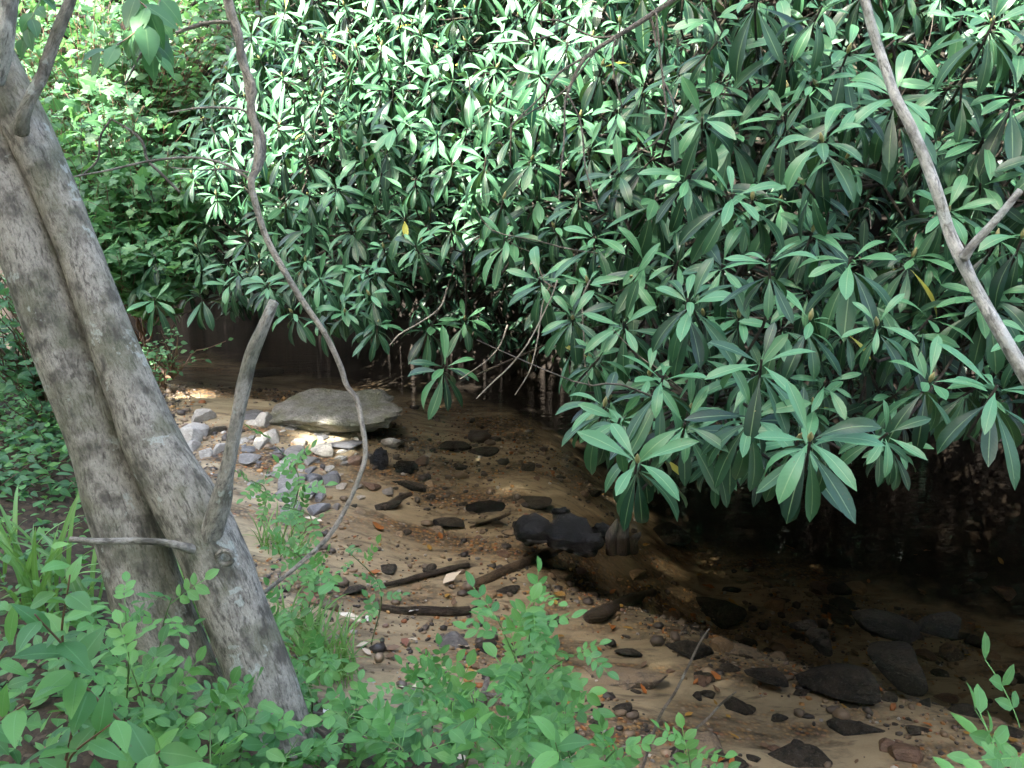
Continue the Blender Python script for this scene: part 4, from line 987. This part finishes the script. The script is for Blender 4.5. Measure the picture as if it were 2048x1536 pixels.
# ------------------------------------------------------------------ leafy shrubs on the left
def leafy_shrub(label, base, lobes, bag, n, size, own_limit, name="leafy_shrub", group="leafy shrubs behind the leaning tree", up=0.8):
    b = np.asarray(base, float); b = np.array([b[0], b[1], gz(b[0], b[1]) - .02])
    o = empty(name, b, label, "shrub", group)
    ks, R, O, st = [], [], [], []
    tot = sum(l[2] for l in lobes)
    for c, rad, wgt in lobes:
        c = np.asarray(c); m = int(n * wgt / tot); nt = max(4, m // 9)
        hubp = b + (c - b) * .6 + np.array([0, 0, -.1])
        st.append((np.vstack([b + rng.normal(0, .03, 3) * [1, 1, 0], jig(b + [0, 0, .15], hubp, 5, .04)]), np.linspace(.014, .007, 6), dict(nside=6, nring=18)))
        for _ in range(nt):
            e = c + unit(rng.normal(0, 1, 3)) * rng.uniform(.45, 1.0) * np.array(rad)
            e[2] = max(e[2], gz(e[0], e[1]) + .08)
            p = jig(hubp, e, 5, .05, .05)
            st.append((p, np.linspace(.0055, .0014, 5), dict(nside=4, nring=10)))
            q, _r = catmull(p, np.zeros(5), 12)
            for j in range(9):
                t = q[3 + j]; dirn = unit(q[min(4 + j, 11)] - q[2 + j])
                side = unit(np.cross(dirn, [0, 0, 1])) * (1 if j % 2 else -1)
                f = unit(side * .8 + dirn * .5 + rng.normal(0, .3, 3) + np.array([0, 0, -.15]))
                nn = unit(np.array([0, -.35, up]) + rng.normal(0, .35, 3))
                ks.append(rng.integers(0, bag.K)); R.append(frames(f, nn) * size * rng.uniform(.65, 1.25)); O.append(t + f * .015)
    place_leaves(bag, o, np.array(ks), np.array(R), np.array(O), own_limit)
    link("stem", tubes_mesh("stem", st, M_RSTALK), o)["kind"] = "stuff"
    return o
# lower centre of each clump, measured at its distance
leafy_shrub("leafy shrub with lobed leaves right of the leaning trunk, under the long thin twigs", (-2.6, 6.5), [(P(220, 250, 6.0), (.55, .4, .35), 2), (P(330, 380, 5.8), (.45, .35, .3), 2), (P(180, 400, 5.7), (.4, .3, .3), 1)], LB, 1900, .085, 230)
leafy_shrub("pale green lobed-leaf shrub low behind the leaning trunk near the stream bend", (-2.45, 6.2), [(P(300, 520, 5.6), (.35, .3, .25), 2), (P(250, 480, 5.6), (.35, .3, .25), 1)], LB, 800, .075, 160)
leafy_shrub("tall leafy shrub with mixed oval leaves filling the corner above the leaning trunk", (-3.2, 7.6), [(P(160, 90, 7.0), (.8, .5, .5), 2), (P(330, 140, 6.8), (.6, .4, .5), 2), (P(330, 20, 7.2), (.7, .5, .4), 1), (P(90, 300, 6.6), (.5, .4, .5), 1)], OV, 5200, .085, 230)
leafy_shrub("light green shrub behind the sunlit rhododendron", (-1.9, 8.6), [(P(480, 60, 7.2), (.6, .4, .45), 2), (P(600, -40, 7.4), (.7, .4, .5), 2), (P(820, 90, 6.8), (.5, .4, .4), 1)], OV, 2000, .08, 140)
leafy_shrub("bushy small-leaved shrub glimpsed left of the leaning trunk", (-2.1, 4.3), [(P(40, 640, 3.9), (.35, .3, .3), 2), (P(100, 850, 3.9), (.28, .3, .25), 2), (P(20, 480, 4.2), (.3, .3, .3), 1), (P(60, 980, 3.5), (.3, .25, .15), 1)], OV, 1500, .05, 240)
leafy_shrub("low sprig of small pale leaves over the far water behind the trunk", (-2.2, 5.7), [(P(360, 680, 5.3), (.28, .2, .12), 1), (P(300, 720, 5.3), (.2, .2, .1), 1)], OV, 230, .034, 180)
leafy_shrub("leafy shrub downstream of the bank", (-4.6, 5.2), [(P(-260, 300, 5.4), (.8, .6, .8), 1)], OV, 500, .08, 20)

def spray(label, pts, bag, size, n, mat, name="leafy_branch", group=None, droop=.4, cat="branch"):
    o = empty(name, pts[-1], label, cat, group)
    q, r = catmull(np.array(pts), np.linspace(.004, .0015, len(pts)), 30)
    link("stem", tubes_mesh("stem", [(q[::3], r[::3], dict(nside=5, nring=24))], mat), o)
    ks, R, O = [], [], []
    for j in range(n):
        i = int(np.interp(j, [0, n - 1], [8, 29])); t = q[i]; dirn = unit(q[i] - q[i - 1])
        side = unit(np.cross(dirn, [0, 0, 1])) * (1 if j % 2 else -1)
        f = unit(side * .8 + dirn * .7 + rng.normal(0, .25, 3) + [0, 0, -droop]); nn = unit(np.array([0, -.5, .8]) + rng.normal(0, .25, 3))
        ks.append(rng.integers(0, bag.K)); R.append(frames(f, nn) * size * rng.uniform(.75, 1.2)); O.append(t)
    place_leaves(bag, o, np.array(ks), np.array(R), np.array(O), n)
spray("drooping branch of large oval leaves hanging above the leafy shrubs", [P(230, -120, 3.4), P(260, -20, 3.4), P(300, 30, 3.35), P(250, 80, 3.3), P(200, 105, 3.3)], OV, .135, 14, M_RSTALK, droop=.7)
spray("drooping branch of large oval leaves beside the vine's top", [P(300, -90, 3.5), P(320, 10, 3.5), P(300, 60, 3.45), P(310, 110, 3.4)], OV, .125, 9, M_RSTALK, droop=.8)
spray("bright yellow-green leaf spray above the fork of the leaning trunk", [P(120, -110, 3.0), P(90, -20, 3.0), P(62, 40, 2.95), P(45, 85, 2.95)], OV, .075, 12, M_GSTEM, droop=.5)
# wandering bare twigs over the left shrubs
for rows, d, lab in [([(360, 385, 3), (320, 345, 3.2), (295, 320, 3), (285, 285, 3), (262, 262, 2.6), (222, 238, 2)], 3.6, 'curved bare twig over the lobed-leaf shrub'),
                     ([(222, 238, 2.4), (200, 275, 2.2), (196, 318, 2), (165, 350, 1.6)], 3.6, 'dark kinked twig below the drooping oval leaves'),
                     ([(250, 170, 2), (280, 110, 2), (300, 70, 1.6)], 3.7, 'short straight twig beneath the drooping oval leaves')]:
    stem_thing("bare_twig", lab, "twig", rows, d, M_TWIG, "bare twigs over the left shrubs", nside=6, nring=24, seed=rows[0][0] * .02)

# ------------------------------------------------------------------ foreground plants
def pinnate_variants(K, pairs):
    """compound leaf: stalk with paired oval leaflets and an end leaflet (unit length)"""
    V, A, Q = leaf_variants(K * 9, .58, prof_oval, 4, (.1, .6), (.05, .3), (.1, .85))
    VV, AA = [], []
    nl = pairs * 2 + 1
    for k in range(K):
        vs, as_ = [], []; tone = rng.uniform(.12, .8); bd = rng.uniform(.1, .7)
        for j in range(nl):
            i = j // 2; s = .28 + .62 * i / pairs if j < nl - 1 else .95
            side = (1 if j % 2 else -1) if j < nl - 1 else 0
            az = side * rng.uniform(.9, 1.25) if side else rng.normal(0, .15)
            L = (.33 + .07 * i / pairs) * rng.uniform(.85, 1.12) if side else .40
            f = np.array([math.cos(az), math.sin(az), -.1 + rng.normal(0, .12)]); R = frames(f, unit(np.array([0, 0, 1]) + rng.normal(0, .14, 3)))
            vs.append((V[(k * 9 + j) % len(V)] * L) @ R.T + np.array([s, 0, -bd * s * s * .5])); a = A[0].copy(); a[:, 2] = np.clip(tone + rng.normal(0, .06), 0, .9); as_.append(a)
        # stalk strip
        t = np.linspace(0, .95, 6); w = .010
        st = np.concatenate([np.column_stack([t, np.full(6, e), -bd * t * t * .5 + (.004 if e == 0 else 0)]) for e in (-w, 0, w)]).reshape(3, 6, 3).transpose(1, 0, 2).reshape(-1, 3)
        sa = np.zeros((18, 3)); sa[:, 0] = .6; sa[:, 2] = .7
        VV.append(np.vstack(vs + [st])); AA.append(np.vstack(as_ + [sa]))
    nv = V.shape[1]; q = [(Q + j * nv) for j in range(nl)]
    o = nl * nv; q.append(np.array([(o + i * 3 + j, o + i * 3 + j + 1, o + i * 3 + j + 4, o + i * 3 + j + 3) for i in range(5) for j in range(2)]))
    return np.array(VV), np.array(AA), np.vstack(q)
PN = LeafBag(pinnate_variants(10, 3), M_HERB, "leaf")
PN2 = LeafBag(pinnate_variants(6, 2), M_HERB, "leaf")

def herb(tip, base_px, d_tip, label, bag=None, n=10, size=.12, group="pinnate-leaved seedlings on the bank", name="seedling", curve=.05, mat=None, start=.25, cat="plant", r0=.0028, droop=.15):
    bag = bag or PN
    tp = P(tip[0], tip[1], d_tip)
    if base_px is None:
        bp = tp + np.array([rng.normal(0, .06), rng.normal(.03, .05), 0])
    else:
        bp = G(*base_px)
    bp = np.array([bp[0], bp[1], gz(bp[0], bp[1]) - .01])
    if tp[2] < bp[2] + .05: tp[2] = bp[2] + .12
    mid = bp * .45 + tp * .55 + np.array([rng.normal(0, curve), rng.normal(0, curve), .04])
    o = empty(name, bp, label, cat, group)
    q, r = catmull(np.array([bp, mid, tp]), np.array([r0, r0 * .75, r0 * .4]), 24)
    link("stem", tubes_mesh("stem", [(q[::2], r[::2], dict(nside=5, nring=16))], mat or M_GSTEM), o)
    ks, R, O = [], [], []
    for j in range(n):
        i = int(np.interp(j, [0, max(1, n - 1)], [24 * start, 23])); i = max(1, min(23, i))
        dirn = unit(q[i] - q[i - 1]); az = j * 2.4 + rng.normal(0, .3)
        u = unit(np.cross(dirn, [.9, .2, .1])); w = np.cross(dirn, u)
        f = unit(math.cos(az) * u + math.sin(az) * w + dirn * (.25 + .7 * j / n) + [0, 0, -droop]); nn = unit(np.array([0, -.15, 1]) + rng.normal(0, .2, 3))
        ks.append(rng.integers(0, bag.K)); R.append(frames(f, nn) * size * rng.uniform(.7, 1.15) * (1.1 - .35 * j / n)); O.append(q[i])
    place_leaves(bag, o, np.array(ks), np.array(R), np.array(O), n)
    return o
HL = 'low seedling with paired oval leaflets on the sandy bank'
for tip, base, d, n, size, lab in [
    ((1070, 1190), (1040, 1480), 2.2, 16, .125, 'upright leafy spray with paired leaflets, tallest before the sunken log'), ((985, 1215), (1120, 1530), 2.15, 15, .125, 'arching leafy spray whose tip stands before the log end'),
    ((1165, 1300), (1090, 1500), 2.2, 13, .12, 'leafy spray leaning toward the broad sand-dusted rock'), ((690, 1095), (742, 1290), 2.55, 8, .075, 'slender seedling with few leaflets rising before the sandy shallows'),
    ((548, 885), (560, 1090), 2.75, 9, .10, 'tall thin seedling in front of the spit stones'), ((905, 1400), (930, 1530), 2.1, 12, .11, 'low seedling above the forked root branch on the sandy bank'), ((1060, 1390), (1040, 1536), 2.05, 12, .11, 'low seedling at the foot of the tallest leafy spray'), ((805, 1370), (850, 1500), 2.2, 12, .11, 'low seedling on sand below the dry red-brown leaf'), ((715, 1420), (700, 1530), 2.15, 12, .11, 'low seedling between the fine grass tuft and the white bark scrap'),
    ((650, 1300), (650, 1420), 2.4, 10, .10, 'seedling rising through the fine grass tuft beside the front trunk'), ((1375, 1490), (1400, 1590), 2.1, 9, .10, 'small sprig of leaflets at the foot of the bent pale stalk'), ((1240, 1490), (1230, 1600), 2.05, 12, .12, 'seedling at the foot of the tall bare pale stalk'), ((870, 1330), (850, 1440), 2.35, 9, .09, 'small seedling on the beach nearest the square-edged grey stone'), ((610, 1360), (620, 1450), 2.35, 10, .09, 'seedling against the right side of the front trunk'),
    ((470, 1385), (470, 1536), 1.95, 7, .10, 'seedling with paired leaflets growing in front of the leaning trunks'), ((345, 1190), (300, 1480), 1.95, 7, .10, 'tall seedling with paired leaflets before the rear trunk'), ((250, 1210), (240, 1500), 1.9, 9, .10, 'seedling with paired leaflets left of the rear trunk\'s foot'), ((260, 1330), (300, 1536), 1.8, 9, .11, 'seedling with broad paired leaflets below the thin side twig'),
    ((600, 1470), (620, 1590), 2.0, 12, .12, 'seedling before the foot of the front trunk beside the white bark scrap'), ((420, 1450), (440, 1600), 1.85, 8, .11, 'leafy seedling covering the foot of the front trunk'), ((560, 1010), (560, 1110), 2.9, 9, .09, 'seedling right of the broken branch\'s base'), ((500, 960), (520, 1060), 3.1, 9, .09, 'seedling behind the broken branch stub on the spit'), ((640, 1140), (610, 1240), 2.7, 9, .08, 'seedling leaning from the bank over the sandy shallows'),
    ((570, 1090), (575, 1180), 2.65, 9, .09, 'seedling on the bank edge between the vine and trunk'), ((560, 1210), (560, 1290), 2.5, 9, .09, 'seedling under the lower end of the vine'), ((760, 1480), (780, 1590), 2.05, 12, .12, "seedling in front of the pale stick lying at the trunk's foot"), ((1130, 1440), (1150, 1560), 2.1, 11, .11, 'seedling below the broad sand-dusted rock'), ((980, 1470), (1000, 1600), 2.0, 12, .12, 'seedling before the sparse grass tuft on the sandy bank'), ((340, 1400), (350, 1560), 1.9, 8, .10, 'seedling between the big-leaved plant and the rear trunk')]:
    herb(tip, base, d, lab, n=n, size=size)
for tip, base, d, lab in [((2040, 1455), (2150, 1720), 1.55, 'sprig with large paired leaflets at the stream edge downstream'), ((2010, 1540), (2080, 1780), 1.5, 'second sprig with large paired leaflets beside the first downstream')]:
    herb(tip, base, d, lab, bag=PN2, n=6, size=.16, group=None, start=.55)
# broad-leaved tall herbs at lower left
for tip, base, d, n, lab in [((140, 1130), (430, 1600), 1.55, 15, 'big-leaved plant with a reddish stem arching left in front of the trunks'), ((60, 1215), (110, 1620), 1.5, 11, 'big-leaved plant rising beside the grass blades'), ((60, 1400), (80, 1650), 1.5, 11, 'big-leaved low plant in the grassy corner of the bank'),
                            ((230, 1440), (260, 1640), 1.55, 10, 'big-leaved low plant under the arching reddish stem'), ((320, 1500), (330, 1680), 1.5, 9, 'big-leaved plant low before the front trunk\'s foot'), ((20, 1290), (10, 1600), 1.6, 9, 'big-leaved plant behind the grassy corner')]:
    herb(tip, base, d, lab, bag=HB, n=n, size=.092, group="big-leaved plants on the bank", name="broadleaf_plant", mat=M_RSTALK, start=.2, r0=.0036, droop=.35)
herb((1110, 1480), (1130, 1620), 1.75, 'bright smooth-leaved plant among the leafy sprays', bag=HB, n=9, size=.10, group=None, name="broadleaf_plant")
herb((900, 1460), (910, 1600), 1.8, 'bright oval-leaved plant before the forked root branch', bag=HB, n=8, size=.075, group=None, name="broadleaf_plant")

def grass(label, c_px, n, length, spread, name="grass_tuft", group="grass tufts on the bank", width=1.0):
    g = G(*c_px); o = empty(name, g, label, "grass", group)
    ks, R, O = [], [], []
    for _ in range(n):
        a = rng.uniform(0, 6.28); r = spread * math.sqrt(rng.random()); b = g + np.array([math.cos(a) * r, math.sin(a) * r, 0]); b[2] = gz(b[0], b[1]) - .01
        lean = unit(rng.normal(0, 1, 3) * [1, 1, 0]); f = unit(np.array([0, 0, 1]) * 1.2 + lean * rng.uniform(.2, .7)); nn = unit(np.array([0, 0, 1]) - lean * .9)
        L = length * rng.uniform(.6, 1.15); Rm = frames(f, nn) * L; Rm[:, 1] *= width
        ks.append(rng.integers(0, GB.K)); R.append(Rm); O.append(b)
    place_leaves(GB, o, np.array(ks), np.array(R), np.array(O), min(n, 60), name="blade", rest="blades")
grass('tuft of broad grass blades left of the rear trunk', (130, 1230), 26, .36, .12, width=.8)
grass('tuft of broad grass blades in the corner by the big-leaved plant', (60, 1150), 20, .34, .14, width=.8)
grass('fine grass tuft leaning from the bank right of the front trunk', (660, 1360), 110, .26, .10, width=.5)
grass('fine grass tuft at the bank edge below the vine', (600, 1290), 90, .22, .10, width=.5)
grass('sparse grass tuft on the bank by the seedlings near the trunk', (570, 1100), 50, .20, .10, width=.6)
grass('grass tuft seen between the two trunks\' feet', (400, 1250), 60, .25, .12, width=.6)
grass('sparse grass tuft on the sandy bank under the leafy sprays', (1000, 1500), 40, .2, .15, width=.7)

# low ground cover over the bank soil
def ground_cover():
    n = 90000
    x = rng.uniform(-6.0, 1.4, n); y = rng.uniform(.9, 7.6, n); z, sh, _h = gz_full(x, y)
    den = .5 + .5 * wob(x * 1.3, y * 1.3)
    m = (sh > .30) & (dpoly(x, y, NEAR) < dpoly(x, y, FAR)) & (rng.random(n) < .25 + .75 * den) & (rng.random(n) < sstep(.3, 1.1, sh) + .06)
    x, y, z = x[m], y[m], z[m]; n = len(x)
    f = unit(np.column_stack([rng.normal(0, 1, n), rng.normal(0, 1, n), rng.normal(.1, .2, n)])); nn = unit(rng.normal(0, .3, (n, 3)) + [0, 0, 1])
    h = rng.gamma(1.6, .045, n)
    R = frames(f, nn) * rng.uniform(.022, .055, n)[:, None, None]
    ks = rng.integers(0, OV.K, n)
    bag = LeafBag((OV.V, OV.A, OV.Q), M_HERB, "leaf")
    tag(link("ground_cover", bag.joined("ground_cover", ks, R, np.column_stack([x, y, z + h]))), "low green leafy ground cover over the near bank", "ground cover", kind="stuff")
ground_cover()

# wood on the slope behind
def hillside():
    n = 60000
    x = rng.uniform(-14, 12, n); df0 = rng.uniform(1.2, 10, n) ; y = np.interp(x, FAR[:, 0], FAR[:, 1]) + df0
    z = gz_full(x, y)[0] + rng.gamma(1.5, .4, n)
    q = np.column_stack([x, y, z])
    # leaves on the slope added behind the camera to block low sky light
    x2 = rng.uniform(-12, 12, 30000); y2 = rng.uniform(-12, 9, 30000); dn2 = dpoly(x2, y2, NEAR); z2 = gz_full(x2, y2)[0] + rng.gamma(2.0, .6, 30000)
    m2 = (dn2 > np.where(x2 < -3.8, 1.2, 3.6)) & ~inside(x2, y2) & ((y2 < -.6) | (x2 < -3.8)) & (dn2 < dpoly(x2, y2, FAR))
    q = np.vstack([q, np.column_stack([x2, y2, z2])[m2]]); n = len(q)
    f = unit(rng.normal(0, 1, (n, 3)) * [1, 1, .5]); nn = unit(rng.normal(0, .45, (n, 3)) + [0, 0, 1])
    R = frames(f, nn) * rng.uniform(.12, .26, n)[:, None, None]
    bag = LeafBag((TL.V, TL.A, TL.Q), M_BROAD, "leaf")
    tag(link("hillside_wood", bag.joined("hillside_wood", rng.integers(0, 8, n), R, q)), "green woodland undergrowth covering the slope behind the shrubs", "undergrowth", kind="stuff")
hillside()
